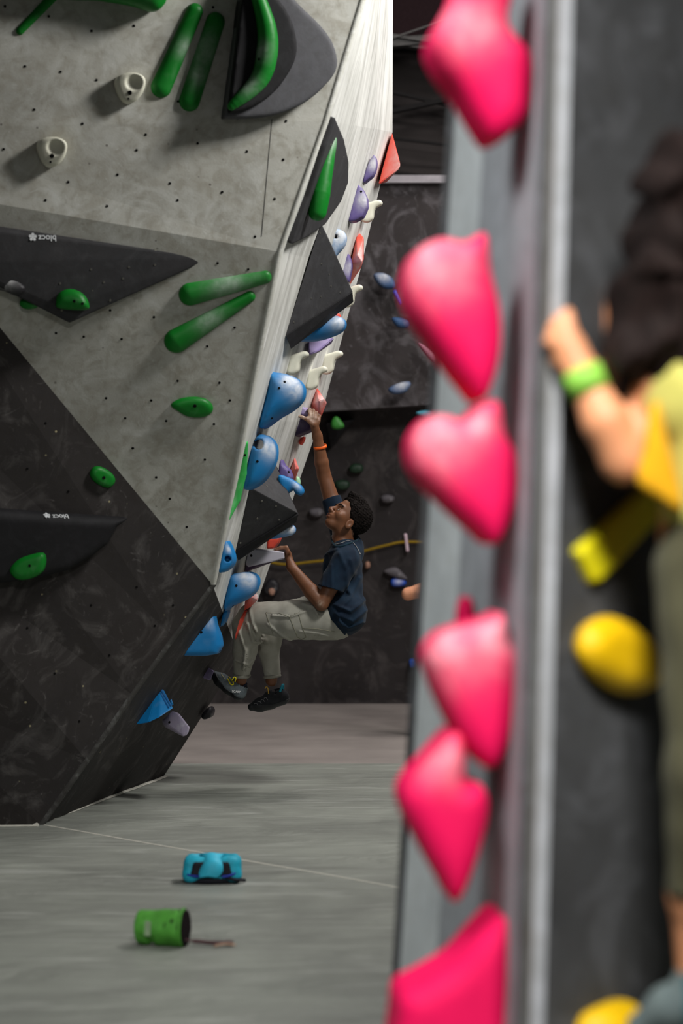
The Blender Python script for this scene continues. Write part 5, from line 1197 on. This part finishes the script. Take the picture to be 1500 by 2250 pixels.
def far_person():
    GD = 16.6
    def K(x, y, dd=0.0): return P(x, y, GD+dd)
    f = K(990, 0); root = empty('person', (f.x, GD, 0)); tag(root, 'bystander hidden behind the pillar, only a bare bent arm sticking out', 'person')
    X = 1005
    def body(Q):
        d = ell(Q, K(X, 1070), (0.075, 0.09, 0.115)); d = smin(d, rc(Q, K(X, 1100), K(X, 1150), 0.05, 0.055), 0.03)
        for e_ in (-24, 24): d = smin(d, ell(Q, K(X+e_, 1080, .01), (0.012, 0.02, 0.03)), 0.008)      # ears
        d = smin(d, rc(Q, K(X, 1075, .085), K(X, 1086, .105), 0.01, 0.014), 0.01)                    # nose, on the far side
        d = smin(d, rc(Q, K(X, 1190), K(X, 1330), 0.11, 0.10), 0.05); d = smin(d, rc(Q, K(X-30, 1170), K(X+40, 1170), 0.05, 0.05), 0.03)
        d = smin(d, chain(Q, [K(X-25, 1232), K(952, 1284, .04), K(896, 1305, -.02), K(925, 1303, -.08), K(960, 1296, -.12)], [0.05, 0.042, 0.040, 0.036, 0.028], 0.02), 0.02)
        d = smin(d, ell(Q, K(968, 1290, -.13), (0.045, 0.025, 0.03)), 0.02)
        d = smin(d, chain(Q, [K(X+42, 1172), K(X+60, 1290), K(X+40, 1380, -.1)], [0.05, 0.042, 0.028], 0.02), 0.02)
        for sg in (-22, 22): d = smin(d, chain(Q, [K(X+sg, 1370), K(X+sg, 1490), (K(X+sg, 0).x, GD, 0.08)], [0.08, 0.055, 0.04], 0.03), 0.03)
        return d
    sdf_obj('body', body, (K(870, 0).x, GD-.3, 0.02), (K(1090, 0).x, GD+.25, K(0, 1020).z), 0.013, skin_mat('light skin', (226, 160, 124)), root)
    Mb = cloth_mat('black jersey', (40, 38, 42), (32, 30, 34), 8)
    def sh(Q):
        d = smin(rc(Q, K(X, 1185), K(X, 1350), 0.125, 0.12), rc(Q, K(X-25, 1226), K(962, 1272, .03), 0.062, 0.056), 0.03); d = smin(d, rc(Q, K(X+36, 1170), K(X+58, 1280), 0.062, 0.056), 0.03)
        d = smin(d, rc(Q, K(X-34, 1176), K(X+38, 1174), 0.068, 0.068), 0.04)
        d = smin(d, rc(Q, K(X-34, 1178), K(X-25, 1226), 0.066, 0.062), 0.03)
        return d
    sdf_obj('shirt', sh, (K(920, 0).x, GD-.25, K(0, 1420).z), (K(1090, 0).x, GD+.25, K(0, 1130).z), 0.013, Mb, root)
    def pn(Q):
        d = None
        for sg in (-22, 22):
            e = chain(Q, [K(X+sg, 1370), K(X+sg, 1490), (K(X+sg, 0).x, GD, 0.1)], [0.1, 0.075, 0.06], 0.03); d = e if d is None else smin(d, e, 0.02)
        return d
    sdf_obj('trousers', pn, (K(920, 0).x, GD-.2, 0.06), (K(1090, 0).x, GD+.2, K(0, 1320).z), 0.013, cloth_mat('dark denim', (44, 48, 62), (36, 40, 52), 8), root)
    sdf_obj('hair', lambda Q: np.maximum(ell(Q, K(X, 1066, .0), (0.085, 0.1, 0.12)), Q[:, 1]-GD-.035), (K(960, 0).x, GD-.15, K(0, 1120).z), (K(1050, 0).x, GD+.2, K(0, 1010).z), 0.012, plain('brown hair', (60, 44, 36), .8), root)
    for sg in (-22, 22):
        c = (K(X+sg, 0).x, GD-.03, 0.04)
        sdf_obj('shoe', lambda Q: np.maximum(rc(Q, (c[0], GD+.04, .045), (c[0], GD-.14, .035), .05, .04), -Q[:, 2]+.002), (c[0]-.08, GD-.22, -.01), (c[0]+.08, GD+.12, .12), 0.01, plain('dark shoe', (40, 40, 44), .7), root)
far_person()
